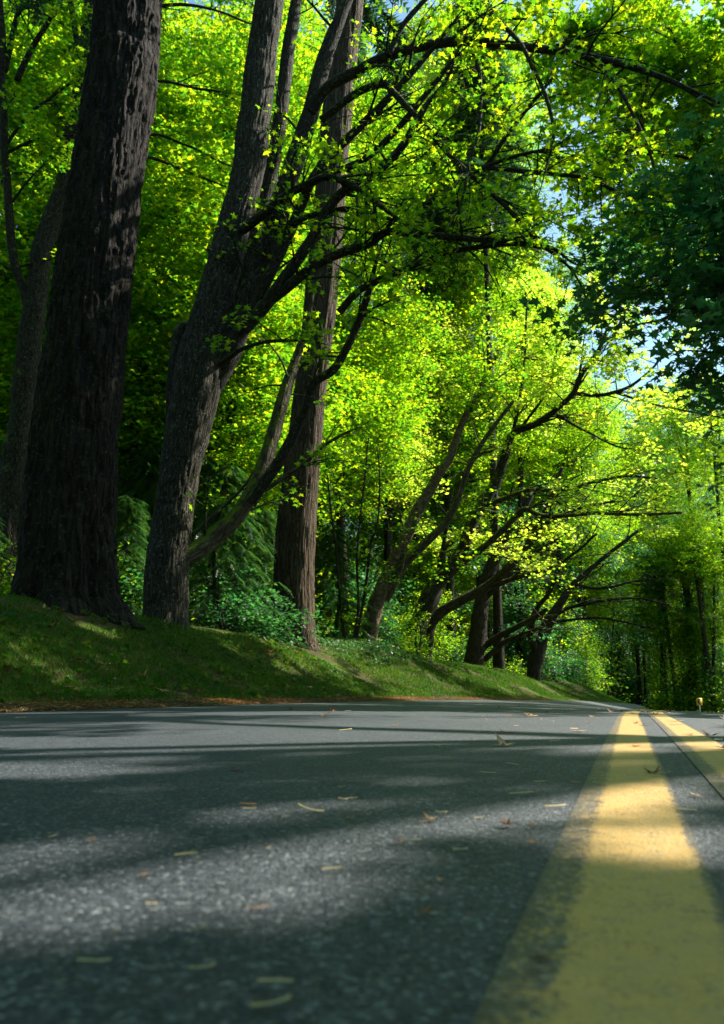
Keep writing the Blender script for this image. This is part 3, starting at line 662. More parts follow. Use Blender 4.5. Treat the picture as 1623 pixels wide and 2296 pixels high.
for i in range(60):
    z = random.uniform(18, 30); j = np.argmin(abs(P[:, 2] - z)); a = random.uniform(0, 6.28); L = 3.4 * (1 - (z - 13) / 17) + 0.7
    d = np.array([math.cos(a), math.sin(a), -0.1]); pts = np.array([P[j] + d * L * q + np.array([0, 0, -0.3 * q * q * L]) for q in np.linspace(0, 1, 8)])
    tw.add(pts, np.linspace(0.045, 0.008, 8), 5)
    for q in range(30):
        u = random.uniform(0.15, 1); pp = pts[0] * (1 - u) + pts[-1] * u; sp_p.append(pp); sp_d.append(d + np.array([random.gauss(0, .7), random.gauss(0, .7), -0.4]))
tw.build('branches', M['dark_bark'], t)['kind'] = 'stuff'
c_ = link('crown', spray_mesh('crown', np.array(sp_p), np.array(sp_d), 0.7, M['leaf_fir'], t.location, 8, 0.3, 0.5, 0.04), t); c_['kind'] = 'stuff'

# ---------- maple behind the fir at the left edge
t = tree_root('leftmaple', 'maple_tree', 'slim maple with sunlit lower trunk, left of and behind the big fir')
Yl = 15.0
P, r = limb_pts([(10, 1330, Yl, 60), (16, 1260, Yl, 52), (27, 1085, Yl, 54), (40, 985, Yl, 50), (54, 885, Yl, 50), (64, 785, Yl, 50), (76, 700, Yl, 48), (86, 620, Yl, 46), (96, 550, Yl, 42), (122, 485, Yl, 40), (150, 400, Yl, 36), (165, 300, Yl, 32), (181, 200, Yl, 30), (196, 100, Yl, 28), (207, 0, Yl, 26), (230, -250, Yl, 18)], 200)
tb = Tubes(); tb.add(P, r, 60, map_disp); tb.build('trunk', M['limb_bark'], t)
twigs = Tubes(); ends = []
for (pp, Y0, Y1, w0, w1, mt_, ntw, tl) in [
 ([(64, 690), (50, 640), (32, 590), (20, 490), (10, 350), (4, 200), (8, 100), (-6, -60)], 15, 14.5, 22, 14, 'limb_bark', 10, 1.5),
 ([(10, 160), (28, 80), (44, 20), (80, 12), (120, -10)], 14.7, 14.0, 14, 8, 'limb_bark', 6, 1.3),
 ([(38, 180), (70, 110), (100, 60), (130, 10), (150, -40)], 14.8, 14.4, 14, 8, 'limb_bark', 5, 1.3),
 ([(182, 190), (178, 120), (166, 50), (160, -20)], 14.9, 14.9, 16, 12, 'limb_bark', 3, 1.2),
 ([(12, 345), (60, 320), (110, 305), (160, 300)], 14.8, 14.6, 8, 5, 'limb_bark', 8, 1.1),
 ([(10, 330), (60, 260), (110, 220), (165, 180)], 14.8, 14.2, 8, 5, 'limb_bark', 8, 1.1),
 ([(150, 400), (230, 360), (330, 355), (430, 390), (500, 420)], 15.2, 16.5, 10, 4, 'limb_bark', 10, 1.3),
 ([(165, 300), (260, 210), (360, 180), (450, 200), (540, 215)], 15.2, 17, 10, 4, 'limb_bark', 10, 1.3),
 ([(190, 120), (300, 30), (400, 10), (490, 20), (560, 50)], 15.2, 17, 10, 4, 'limb_bark', 10, 1.3),
 ([(96, 550), (200, 400), (330, 305), (420, 330), (520, 375)], 15.3, 17, 9, 4, 'limb_bark', 10, 1.3)]:
    P, r = limb_pts(zone_depths(pp, Y0, Y1, w0, w1), len(pp) * 8, 0.2)
    tb = Tubes(); tb.add(P, r, 12, knobby(0.05, 7)); tb.build('limb', M[mt_], t); twigs_from(P, r, ntw, tl, twigs, ends)
twigs.build('twigs', M['limb_bark'], t)['kind'] = 'stuff'
crown_part(t, clumps(np.array(ends), 0.3, 6, 0.5), 0.125, T_MAPLE, M['leaf_green'], 0.42, singles=200)

# ---------- cherry pair
t = tree_root('cherry', 'cherry_tree', 'leaning cherry tree with two sunlit banded stems beside the ivy')
Yh = 23.5
tb = Tubes(); P, r = limb_pts([(822, 1475, Yh, 46), (827, 1440, Yh, 36), (841, 1360, Yh, 37), (868, 1290, Yh, 30), (901, 1225, Yh, 28), (931, 1155, Yh, 27), (961, 1105, Yh, 24), (986, 1060, Yh, 21), (1011, 1020, Yh, 19), (1031, 960, Yh, 17), (1056, 910, Yh, 14), (1085, 850, Yh, 11), (1120, 780, Yh, 8)], 120)
tb.add(P, r, 32, knobby(0.09, 4)); tb.build('trunk', M['cherry_bark'], t)
twigs = Tubes(); ends = []; twigs_from(P[60:], r[60:], 14, 2.2, twigs, ends)
for (pp, w0, w1, mt_, ntw) in [([(862, 1345), (885, 1300), (911, 1260), (956, 1215), (996, 1175), (1025, 1120), (1050, 1050), (1090, 980), (1150, 900)], 26, 8, 'moss_bark', 12), ([(835, 1420), (850, 1350), (900, 1280), (905, 1200), (890, 1120)], 8, 3, 'cherry_bark', 3)]:
    P, r = limb_pts(zone_depths(pp, Yh + .1, Yh - .8, w0, w1), 60); tb = Tubes(); tb.add(P, r, 18, knobby(0.08, 4)); tb.build('limb', M[mt_], t); twigs_from(P, r, ntw, 2.0, twigs, ends, start=0.35)
twigs.build('twigs', M['cherry_bark'], t)['kind'] = 'stuff'
ends = [e_ for e_ in ends if e_[1] > Yh - 0.1 or e_[2] > 8.5]
crown_part(t, clumps(np.array(ends), 0.5, 20, 0.45), 0.13, T_OVAL * np.array([1.5, 1, 1]), M['leaf_green'], 0.45)

# ---------- leaning tree with gold crown
t = tree_root('leaner', 'cherry_tree', 'dark crooked tree leaning right over the bank with mossy limbs and yellowing crown')
Yk = 27.0
tb = Tubes(); P, r = limb_pts([(918, 1498, Yk, 56), (926, 1470, Yk, 42), (932, 1430, Yk, 40), (940, 1395, Yk, 41), (962, 1345, Yk, 42), (978, 1308, Yk, 36), (1014, 1270, Yk, 31), (1040, 1225, Yk, 28), (1057, 1172, Yk, 26), (1089, 1118, Yk, 25), (1115, 1075, Yk, 22), (1132, 1025, Yk, 19), (1150, 972, Yk, 17), (1201, 950, Yk - .5, 15), (1251, 915, Yk - 1, 13), (1286, 880, Yk - 1.4, 12), (1306, 835, Yk - 1.6, 10), (1341, 785, Yk - 1.8, 8), (1362, 735, Yk - 2, 5)], 170)
tb.add(P, r, 34, knobby(0.12, 3.4)); tb.build('trunk', M['limb_bark'], t)
twigs = Tubes(); ends = []; twigs_from(P[110:], r[110:], 26, 2.2, twigs, ends)
for (pp, Y1, w0, w1, mt_, ntw) in [
 ([(1150, 972), (1157, 935), (1168, 875), (1178, 785), (1181, 700), (1180, 630)], Yk - .5, 9, 4, 'dark_bark', 14),
 ([(1286, 882), (1346, 886), (1411, 866), (1461, 826), (1491, 783)], Yk - 3, 10, 4, 'dark_bark', 14),
 ([(1380, 880), (1420, 893), (1461, 905), (1536, 920), (1640, 940)], Yk - 3, 7, 4, 'dark_bark', 12),
 ([(1092, 1132), (1125, 1120), (1161, 1106), (1206, 1097), (1261, 1100), (1336, 1080), (1411, 1066), (1476, 1073)], Yk - 3, 12, 5, 'moss_bark', 20),
 ([(1000, 1290), (1051, 1250), (1086, 1225), (1131, 1185), (1176, 1143), (1211, 1155), (1261, 1157), (1336, 1150), (1411, 1152), (1526, 1152)], Yk - 3, 18, 6, 'moss_bark', 20),
 ([(972, 1318), (986, 1260), (996, 1210), (1006, 1160), (1026, 1095), (1051, 1030), (1101, 1013)], Yk - .5, 11, 5, 'dark_bark', 8),
 ([(978, 1300), (992, 1265), (996, 1230), (1020, 1212), (1036, 1190)], Yk + .3, 15, 8, 'moss_bark', 4),
 ([(1240, 925), (1300, 960), (1380, 1000), (1450, 1010)], Yk - 2.5, 7, 3, 'dark_bark', 14),
 ([(1168, 960), (1230, 870), (1250, 780), (1300, 700)], Yk - 1, 7, 3, 'dark_bark', 12)]:
    P, r = limb_pts(zone_depths(pp, Yk, Y1, w0, w1), 60, 0.15); tb = Tubes(); tb.add(P, r, 14, knobby(0.06, 6)); tb.build('limb', M[mt_], t); twigs_from(P, r, ntw, 2.0, twigs, ends)
twigs.build('twigs', M['dark_bark'], t)['kind'] = 'stuff'
ends = np.array([e_ for e_ in ends if e_[1] > Yk - 0.3 or e_[2] > 8.5 or random.random() < 0.35])
Pl = clumps(ends, 0.42, 15, 0.5); Pl = Pl[gap_up(Pl)]
crown_part(t, Pl, 0.15, T_OVAL * np.array([1.6, 1, 1]), M['leaf_gold'], 0.5)

# ---------- darker leaning trees behind
def dark_tree(key, name, label, trunk, limbs, Y, tw_n=10, leafm='leaf_green', bm='dark_bark', lsize=0.14):
    t = tree_root(key, name, label) if key else None
    if t is None:
        p, _ = W(trunk[0][0], trunk[0][1], Y); t = thing(name, label, 'tree', p)
    tb = Tubes(); n = len(trunk); P, r = limb_pts([(a, b, Y, c) for a, b, c in trunk], 80); tb.add(P, r, 26, knobby(0.10, 3)); tb.build('trunk', M[bm], t)
    twigs = Tubes(); ends = []; twigs_from(P[40:], r[40:], tw_n, 2.4, twigs, ends)
    for (pp, w0, w1, ntw) in limbs:
        P, r = limb_pts(zone_depths(pp, Y, Y - 1.5, w0, w1), 50, 0.2); tb = Tubes(); tb.add(P, r, 12, knobby(0.06, 5)); tb.build('limb', M[bm], t); twigs_from(P, r, ntw, 2.4, twigs, ends)
    twigs.build('twigs', M[bm], t)['kind'] = 'stuff'
    ends = [e_ for e_ in ends if e_[1] > Y - 0.4]
    crown_part(t, clumps(np.array(ends), 0.6, 14, 0.45), lsize, T_MAP6, M[leafm], 0.45)
    return t
dark_tree('behind', 'leaning_tree', 'dark tree half hidden behind the crooked leaning one, its limb sweeping right',
          [(954, 1500, 34), (957, 1470, 27), (962, 1410, 26), (986, 1375, 24), (1036, 1345, 22), (1096, 1312, 20), (1151, 1260, 18), (1191, 1210, 15), (1230, 1130, 12), (1260, 1050, 8)],
          [([(1096, 1315), (1180, 1290), (1260, 1260), (1340, 1200)], 12, 5, 8), ([(1151, 1260), (1220, 1180), (1300, 1140), (1380, 1120)], 10, 5, 8)], 29.0, 10)
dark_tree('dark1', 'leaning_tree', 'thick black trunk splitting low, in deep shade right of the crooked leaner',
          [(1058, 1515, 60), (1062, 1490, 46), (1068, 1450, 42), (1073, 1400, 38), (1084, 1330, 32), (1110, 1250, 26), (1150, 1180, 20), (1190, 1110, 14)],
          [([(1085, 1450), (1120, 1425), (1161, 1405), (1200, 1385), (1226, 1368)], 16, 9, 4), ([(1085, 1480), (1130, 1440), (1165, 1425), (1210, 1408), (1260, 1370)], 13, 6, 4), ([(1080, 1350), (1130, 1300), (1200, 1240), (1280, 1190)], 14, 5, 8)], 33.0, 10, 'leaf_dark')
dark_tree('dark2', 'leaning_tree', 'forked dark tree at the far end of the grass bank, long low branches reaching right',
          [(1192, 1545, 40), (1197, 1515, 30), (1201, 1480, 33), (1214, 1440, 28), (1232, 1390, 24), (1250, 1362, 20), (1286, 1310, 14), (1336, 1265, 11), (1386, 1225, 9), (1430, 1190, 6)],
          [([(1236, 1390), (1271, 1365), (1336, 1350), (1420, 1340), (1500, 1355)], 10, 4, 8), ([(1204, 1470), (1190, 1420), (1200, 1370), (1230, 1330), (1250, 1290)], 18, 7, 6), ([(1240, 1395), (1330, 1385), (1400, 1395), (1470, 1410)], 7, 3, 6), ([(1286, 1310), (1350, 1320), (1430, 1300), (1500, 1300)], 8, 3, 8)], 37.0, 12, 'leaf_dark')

# ------------------------------------------------------------------ background forest with shared crown meshes
def crown_mesh(name, rx, rz, nclump, nper, size, tmpl, mat, crad=0.58):
    c = rng.normal(0, 1, (nclump, 3)); c /= np.linalg.norm(c, axis=1)[:, None]; c = c * (rng.uniform(0.15, 1, nclump) ** 0.45)[:, None] * np.array([rx, rx, rz])
    return leaves_mesh(name, clumps(c, crad, nper, 0.4), size, tmpl, mat, 0.45)
CR = {'green': [crown_mesh('crown_leaves', 3.0, 2.4, 210, 36, 0.16, T_MAP6, M['leaf_green']) for _ in range(3)],
      'maple': [crown_mesh('crown_leaves', 3.0, 2.4, 210, 36, 0.16, T_MAP6, M['leaf_maple']) for _ in range(2)],
      'gold': [crown_mesh('crown_leaves', 2.6, 2.2, 300, 34, 0.13, T_OVAL * np.array([1.7, 1, 1]), M['leaf_gold']) for _ in range(2)],
      'dark': [crown_mesh('crown_leaves', 2.6, 2.2, 260, 26, 0.15, T_MAP6, M['leaf_dark']) for _ in range(2)]}
def conifer_mesh(name, H, R0, mat, nb=130, droop=0.45, length=0.8):
    sp, sdn = [], []
    for i in range(nb):
        z = H * (i / nb) ** 0.9; a = i * 2.4; L = (R0 * (1 - z / H) + 0.3) * (random.uniform(0.45, 1.35) if H < 8 else 1); d = np.array([math.cos(a), math.sin(a), -0.15])
        for q in range(18):
            u = random.uniform(0.1, 1) ** 0.7; sp.append(np.array([0, 0, z]) + d * L * u + np.array([0, 0, -0.35 * u * u * L])); sdn.append(d + np.array([random.gauss(0, .6), random.gauss(0, .6), -0.2]))
    return spray_mesh(name, np.array(sp), np.array(sdn), length, mat, None, 7, 0.32, droop, 0.045)
CON = {'fir': [conifer_mesh('crown_sprays', 13, 2.6, M['leaf_fir']) for _ in range(2)], 'cedar': [conifer_mesh('crown_sprays', 5, 1.6, M['leaf_cedar'], 130, 0.8, 0.28) for _ in range(2)]}
def bg_tree(x, y, H, kind, label, name=None, group=None, trunkw=0.16, lean=(0, 0), ncr=4, lo=0.35, bm='dark_bark', spread=1.4):
    z0 = float(ground_z(np.array([x]), np.array([y]))[0]); nm = name or {'fir': 'fir_tree', 'cedar': 'cedar_tree'}.get(kind, 'broadleaf_tree')
    t = thing(nm, label, 'tree', (x, y, z0 - 0.05), group)
    tb = Tubes(); u = np.linspace(0, 1, 14); bx = random.uniform(-.5, .5); by = random.uniform(-.4, .4)
    pts = np.stack([x + lean[0] * u * H + bx * np.sin(u * 3), y + lean[1] * u * H + by * np.sin(u * 3), z0 - 0.1 + u * H], -1)
    tb.add(pts, trunkw * (1 - 0.8 * u) * (1 + 0.35 * np.exp(-u * H * 3)), 12, knobby(0.06, 3)); 
    if kind in ('fir', 'cedar'):
        tb.build('trunk', M[bm], t); o = link('crown', random.choice(CON[kind]), t, (0, 0, H * lo * 0.6)); sc = (H - H * lo * 0.6) / (13 if kind == 'fir' else 5)
        o.scale = (sc ** 0.6, sc ** 0.6, sc); o.rotation_euler.z = random.uniform(0, 6); o['kind'] = 'stuff'; return t
    tb.build('trunk', M[bm], t)
    for i in range(ncr):
        f = lo + (1 - lo) * (i + 0.5) / ncr; i_ = int(f * 13); c = pts[i_] - np.array([x, y, z0 - 0.05]); a = random.uniform(0, 6.28); rr_ = random.uniform(0.2, 1) * spread
        o = link('crown', random.choice(CR[kind]), t, (c[0] + math.cos(a) * rr_, c[1] + math.sin(a) * rr_, c[2])); q = random.uniform(0.85, 1.15) ; o.scale = (q, q, q * random.uniform(0.85, 1.1)); o.rotation_euler.z = random.uniform(0, 6.28); o['kind'] = 'stuff'
        lp = np.array([pts[max(0, i_ - 2)], (pts[i_] + pts[i_] + np.array([math.cos(a), math.sin(a), 1.2]) * rr_) / 2, pts[i_] + np.array([math.cos(a) * rr_ * 1.6, math.sin(a) * rr_ * 1.6, 1.5])])
        lt = Tubes(); lt.add(catmull(lp, 10), np.linspace(trunkw * 0.4, 0.02, 10), 6); lt.build('limb', M[bm], t)
    return t
G_BACK = 'trees filling the wood behind the bank'
placed = [(p[0], p[1]) for p, _ in BP.values()]
random.seed(21)
def free(x, y, d): return all((x - a) ** 2 + (y - b) ** 2 > d * d for a, b in placed)
nback = 0
kinds_lab = {'green': 'tall leafy green tree standing in the wood behind the bank', 'maple': 'tall yellow green maple standing in the wood behind the bank', 'gold': 'tree with yellowing leaves in the wood behind the bank', 'dark': 'dark green shaded tree deep in the wood behind the bank', 'fir': 'dark conifer rising in the wood behind the bank'}
tries = 0
while nback < 74 and tries < 6000:
    tries += 1
    y = random.uniform(19, 95); x = random.uniform(-0.55 * y - 6, 0.58 * y + 2)
    s_, t_ = to_st(np.array([x]), np.array([y])); e = float(t_[0]) - LEFT_E
    if e < (7.0 if y < 45 else 5) or not free(x, y, 3.6 if y < 45 else 4.6): continue
    placed.append((x, y)); px, py, dep = toP(np.array([[x, y, 3.0]])); px = float(px[0])
    kd = random.choices(['green', 'maple', 'gold', 'fir'], [5, 4, 1.2, .6])[0]
    if 950 < px < 1450 and y > 24 and random.random() < 0.5: kd = 'gold'
    H = random.uniform(14, 21) if y < 40 else random.uniform(16, 24)
    lm = [(-60, 'beyond the left side'), (190, 'behind the big fir'), (360, 'seen between the big fir and the maple'), (540, 'behind the maple trunk'), (640, 'seen between maple and reddish trunk'), (740, 'behind the reddish trunk'), (900, 'behind the leaning cherry'), (1050, 'behind the crooked leaning tree'), (1200, 'behind the thick black trunk'), (1400, 'behind the far end of the bank'), (9999, 'far right beyond the crest')]
    where = next(b for a, b in lm if px < a); lab = kinds_lab[kd].split(' standing')[0].split(' in the wood')[0].split(' deep')[0].split(' rising')[0] + ' ' + where + (', near row' if y < 38 else ', middle row' if y < 62 else ', farthest row')
    bg_tree(x, y, H, kd, lab, group=G_BACK, trunkw=random.uniform(0.12, 0.22), ncr=5 if kd != 'fir' else 1, lo=0.16 if y < 45 else 0.2, lean=(random.uniform(-.02, .06), random.uniform(-.03, .02)))
    nback += 1
print('back trees', nback, tries)
# trees across the road ahead, seen as slim dark trunks
far_px = [(1251, 1535, 20, 46), (1271, 1540, 18, 44), (1296, 1550, 14, 48), (1333, 1572, 8, 54), (1347, 1575, 10, 56), (1361, 1576, 6, 55), (1394, 1578, 20, 58), (1433, 1582, 14, 62), (1448, 1582, 10, 66), (1486, 1586, 24, 60), (1501, 1586, 10, 68), (1527, 1588, 8, 57), (1556, 1590, 27, 59), (1574, 1590, 17, 62), (1594, 1592, 13, 56), (1615, 1592, 10, 66)]
names_far = ['dark stump like trunk at the far end of the bank', 'straight dark trunk with a right leaning fork at the end of the bank', 'slim dark trunk just past the end of the bank', 'first thin pole trunk right of the bank end', 'second thin pole trunk right of the bank end', 'thinnest slanting pole trunk right of the bank end', 'broad ivy clad trunk standing beyond the road crest', 'dark trunk beyond the crest left of the widest pair', 'narrow trunk close behind another beyond the crest', 'wide dark trunk above the start of the yellow lines', 'narrow trunk right beside the wide dark one above the yellow lines', 'very thin leaning trunk left of the chevron sign', 'widest dark trunk just left of the chevron sign', 'dark trunk directly behind the chevron sign', 'trunk leaning right beside the chevron sign', 'last slim trunk at the right side of the photo']
def off_road(px, py, Y):
    while True:
        p, k = W(px, py, Y); t_ = float(to_st(p[0:1], p[1:2])[1][0])
        if t_ > LEFT_E + 0.8 or t_ < RIGHT_E - 0.8: return p, k
        Y += 0.7
for (px, py, wd, Y), lb in zip(far_px, names_far):
    p, k = off_road(px, py, Y); bg_tree(p[0], p[1], random.uniform(15, 20), random.choice(['green', 'maple', 'dark']), lb, name='roadside_tree', trunkw=0.5 * wd * k / FP / 1.2, ncr=3, lo=0.42, lean=(0.03 if px not in (1594, 1527, 1361) else 0.1, 0), spread=1.8)
# bright broadleaf wall further on the right
for i, (px, Y) in enumerate([(1330, 78), (1420, 84), (1500, 80), (1590, 86), (1650, 78), (1250, 80), (1720, 74), (1380, 100), (1480, 104), (1580, 108), (1680, 100)]):
    p, k = W(px, 1560, Y); bg_tree(p[0], p[1], random.uniform(17, 24), random.choice(['green', 'maple']), 'leafy tree closing the view far beyond the road crest', group='trees closing the view beyond the crest', ncr=5, lo=0.1, trunkw=0.2)

for i, (px, Y, H) in enumerate([(1340, 58, 22), (1440, 54, 22), (1520, 58, 26), (1600, 54, 27), (1670, 52, 27)]):
    p, k = off_road(px, 1560, Y); bg_tree(p[0], p[1], H, random.choice(['green', 'maple', 'dark']), ['first', 'second', 'third', 'fourth', 'last'][i] + ' of the tall trees standing where the road drops away, counted from the bank', group='tall trees where the road drops away', ncr=6, lo=0.48, trunkw=0.2, spread=2.6)
TL = {}
for px, Y, H, kd in sorted([(60, 19.5, 19, 'green'), (-60, 22, 20, 'maple'), (130, 25, 24, 'maple'), (250, 21, 20, 'green'), (330, 26, 24, 'maple'), (430, 22, 21, 'green'), (520, 26, 24, 'maple'), (600, 29, 26, 'green'), (700, 31, 27, 'maple'), (780, 30, 25, 'green'), (860, 35, 29, 'gold'), (930, 37, 30, 'green'), (1010, 41, 33, 'maple'), (1090, 45, 34, 'gold'), (1160, 49, 36, 'green'), (1225, 56, 36, 'gold'), (1290, 62, 40, 'green'), (1010, 37, 36, 'maple'), (1085, 39, 38, 'green'), (1165, 41, 38, 'maple'), (1115, 34, 34, 'fir'), (1310, 54, 24, 'green'), (1270, 50, 22, 'maple'), (0, 26, 25, 'green'), (200, 30, 28, 'maple'), (1120, 46, 40, 'fir'), (990, 39, 33, 'fir')]):
    p, k = W(px, 1400, Y); wh = 'left of the maple' if px < 370 else 'between maple and cherry' if px < 800 else 'behind the gold crown'
    TL[kd, wh] = TL.get((kd, wh), 0) + 1; wh2 = wh + ', ' + ['leftmost', 'second from left', 'third from left', 'fourth from left', 'fifth from left', 'sixth from left', 'seventh from left', 'eighth from left'][TL[kd, wh] - 1]
    bg_tree(p[0], p[1], H, kd, {'green': 'very tall green tree ', 'maple': 'very tall yellow green maple ', 'gold': 'very tall yellowing tree ', 'fir': 'very tall dark conifer '}[kd] + wh2, group='tallest trees of the wood', ncr=8, lo=1.0 if kd == 'fir' else 0.3, trunkw=0.2, spread=2.4)
for i, (px, Y, H) in enumerate([(1095, 62, 26), (1140, 66, 28), (1180, 63, 26), (1235, 70, 28), (1290, 74, 30), (1460, 84, 34), (1530, 80, 36), (1600, 88, 36), (1670, 82, 34), (1740, 86, 34)]):
    p, k = off_road(px, 1560, Y); bg_tree(p[0], p[1], H, random.choice(['dark', 'green', 'dark']), ['first', 'second', 'third', 'fourth', 'fifth', 'sixth', 'seventh', 'eighth', 'ninth', 'tenth'][i] + ' from left of the dense dark trees before the last forest row', group='dense dark trees before the last row', ncr=12, lo=0.03, trunkw=0.2, spread=2.0)
for i, px in enumerate(range(1130, 1790, 50)):
    p, k = off_road(px, 1560, 112 + 9 * (i % 2)); bg_tree(p[0], p[1], random.uniform(38, 48), random.choice(['green', 'maple', 'dark']), 'tree in the last dark row of forest that closes the view', group='last row of forest', ncr=14, lo=0.03, trunkw=0.25, spread=2.0)
# right side roadside trees (most of each stands outside the frame, the crowns hang in)
def right_tree(x, y, label, npx, cr, seed, leafm='leaf_maple', H=9, n_limb=9, reach=4.5, singles=0, nper=9, name='maple_tree', zmin=4.4, ntw=16):
    FILT[0] = True; random.seed(seed); z0 = float(ground_z(np.array([x]), np.array([y]))[0]); t = thing(name, label, 'tree', (x, y, z0 - 0.05))
    u = np.linspace(0, 1, 40); pts = np.stack([x - 0.5 * u * u, y + 0.3 * np.sin(u * 2), z0 - 0.1 + u * H], -1)
    tb = Tubes(); tb.add(pts, 0.24 * (1 - 0.72 * u) * (1 + 0.4 * np.exp(-u * H * 3)), 28, knobby(0.08, 3)); tb.build('trunk', M['maple_bark'], t)
    twigs = Tubes(); ends = []
    for i in range(n_limb):
        f = 0.38 + 0.6 * i / n_limb; j = int(f * 39); a = i * 2.4 + random.uniform(-.4, .4); L = reach * random.uniform(0.75, 1.1) * (1.15 - 0.5 * f)
        d = np.array([math.cos(a), math.sin(a), 0]); lp = [pts[j], pts[j] + d * L * 0.35 + np.array([0, 0, 0.9]), pts[j] + d * L * 0.7 + np.array([0, 0, 1.5]), pts[j] + d * L + np.array([0, 0, 1.3])]
        P = catmull(lp, 26); r = np.linspace(0.10, 0.02, 26); P = P + (np.stack([fbm(P, 2), fbm(P + 30, 2), fbm(P + 60, 2)], -1) - .5) * 0.5 * np.linspace(0, 1, 26)[:, None]
        if i in npx: continue
        lt = Tubes(); lt.add(P, r, 10, knobby(0.05, 5)); lt.build('limb', M['limb_bark'], t); twigs_from(P, r, ntw, 1.7, twigs, ends)
    for (zx, zy, zY) in (cr or []):      # limbs that reach out over the road, several out of view added for shade
        tip = W(zx, zy, zY)[0] if zx > 60 else np.array([zx, zy, zY], float); j = int(39 * min(0.95, max(0.3, (tip[2] - z0) / H * 0.8))); mid = (pts[j] + tip) / 2 + np.array([0, 0, 0.8])
        P = catmull([pts[j], mid, tip], 24); P = P + (np.stack([fbm(P, 2), fbm(P + 30, 2), fbm(P + 60, 2)], -1) - .5) * 0.5 * np.linspace(0, 1, 24)[:, None]
        r = np.linspace(0.07, 0.01, 24); lt = Tubes(); lt.add(P, r, 10, knobby(0.05, 5)); lt.build('limb', M['limb_bark'], t); twigs_from(P, r, 9, 1.5, twigs, ends, start=0.45)
    twigs.build('twigs', M['limb_bark'], t)['kind'] = 'stuff'
    Pl = clumps(np.array(ends), 0.36, nper, 0.5); Pl = Pl[gap(Pl)]; Pl = Pl[gap_up(Pl)]
    crown_part(t, Pl, 0.16, T_MAPLE, M[leafm], 0.58, singles=singles); return t
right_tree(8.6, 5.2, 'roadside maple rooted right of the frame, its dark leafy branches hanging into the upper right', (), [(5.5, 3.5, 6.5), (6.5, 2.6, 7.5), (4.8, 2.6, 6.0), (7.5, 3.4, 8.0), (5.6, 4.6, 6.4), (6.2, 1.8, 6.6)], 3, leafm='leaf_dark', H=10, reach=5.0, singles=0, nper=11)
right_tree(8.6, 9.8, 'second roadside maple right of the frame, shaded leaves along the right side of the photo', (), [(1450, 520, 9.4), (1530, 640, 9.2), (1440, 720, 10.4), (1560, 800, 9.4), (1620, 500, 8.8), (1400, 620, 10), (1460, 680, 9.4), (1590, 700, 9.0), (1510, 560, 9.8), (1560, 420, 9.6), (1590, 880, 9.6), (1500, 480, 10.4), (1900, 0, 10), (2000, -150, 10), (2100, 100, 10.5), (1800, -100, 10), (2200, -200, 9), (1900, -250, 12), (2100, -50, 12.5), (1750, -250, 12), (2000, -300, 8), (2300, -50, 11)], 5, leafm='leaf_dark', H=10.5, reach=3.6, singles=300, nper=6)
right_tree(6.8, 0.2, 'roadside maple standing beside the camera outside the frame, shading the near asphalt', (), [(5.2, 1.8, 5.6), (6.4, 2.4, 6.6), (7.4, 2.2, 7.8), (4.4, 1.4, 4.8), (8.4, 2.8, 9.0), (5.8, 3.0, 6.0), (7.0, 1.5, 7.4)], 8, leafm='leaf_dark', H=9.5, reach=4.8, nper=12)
right_tree(11.5, 15.5, 'roadside maple further along the right verge, cut by the right side of the photo', (), [(1300, 60, 15), (1400, 160, 15), (1480, 60, 14.5), (1250, -50, 15), (1350, 260, 16), (1550, 160, 14.5), (1450, 340, 15.5), (1600, 60, 14), (1540, 300, 15), (1610, 450, 15), (1240, 150, 16), (1400, 460, 16), (1500, 560, 16), (1180, 20, 16), (1300, 350, 17), (1220, 60, 17), (1360, 560, 17), (1430, 640, 17), (1330, 150, 17), (1420, 270, 17), (1260, 240, 17), (1180, 100, 15), (1280, 310, 15), (1240, 380, 15), (1340, 420, 15), (1310, 490, 15.5), (1400, 380, 14), (1100, 20, 15), (1020, 10, 15), (1420, 30, 13)], 9, H=13.5, reach=4.6, nper=11)

for (x, y, H, lb) in [(20, 30, 15, 'leafy tree added right of the road beyond the frame for its shade on the far bank'), (17, 27, 14, 'second leafy tree added right of the road beyond the frame for its shade'), (24, 41, 18, 'third leafy tree added right of the road beyond the frame for its shade'), (27, 47, 18, 'fourth leafy tree added right of the road for its shade, farther from the verge')]:
    bg_tree(x, y, H, 'maple', lb, ncr=7, lo=0.35, trunkw=0.2, spread=2.4)  # unseen trees, added so that their shade darkens the undergrowth across the road
# trees behind and beside the camera close the wood round the road
for i, (x, y) in enumerate([(-9, 2), (-13, 8), (-10, -6), (-6, -12), (2, -15), (9, -10), (12, -3), (-15, -1), (-18, 14), (18, 3), (19, 11), (20, 22), (17, -8), (-3, -20), (8, -19), (-8, -1), (-11, 4), (0, -11), (-3, -9), (5, -12)]):
    bg_tree(x, y, random.uniform(13, 18) if x < 7 else 0.55 * x, random.choice(['green', 'maple', 'dark']), 'leafy tree of the wood standing outside the photo', group='trees of the wood outside the frame', ncr=4, lo=0.25, trunkw=0.2, spread=2.2)

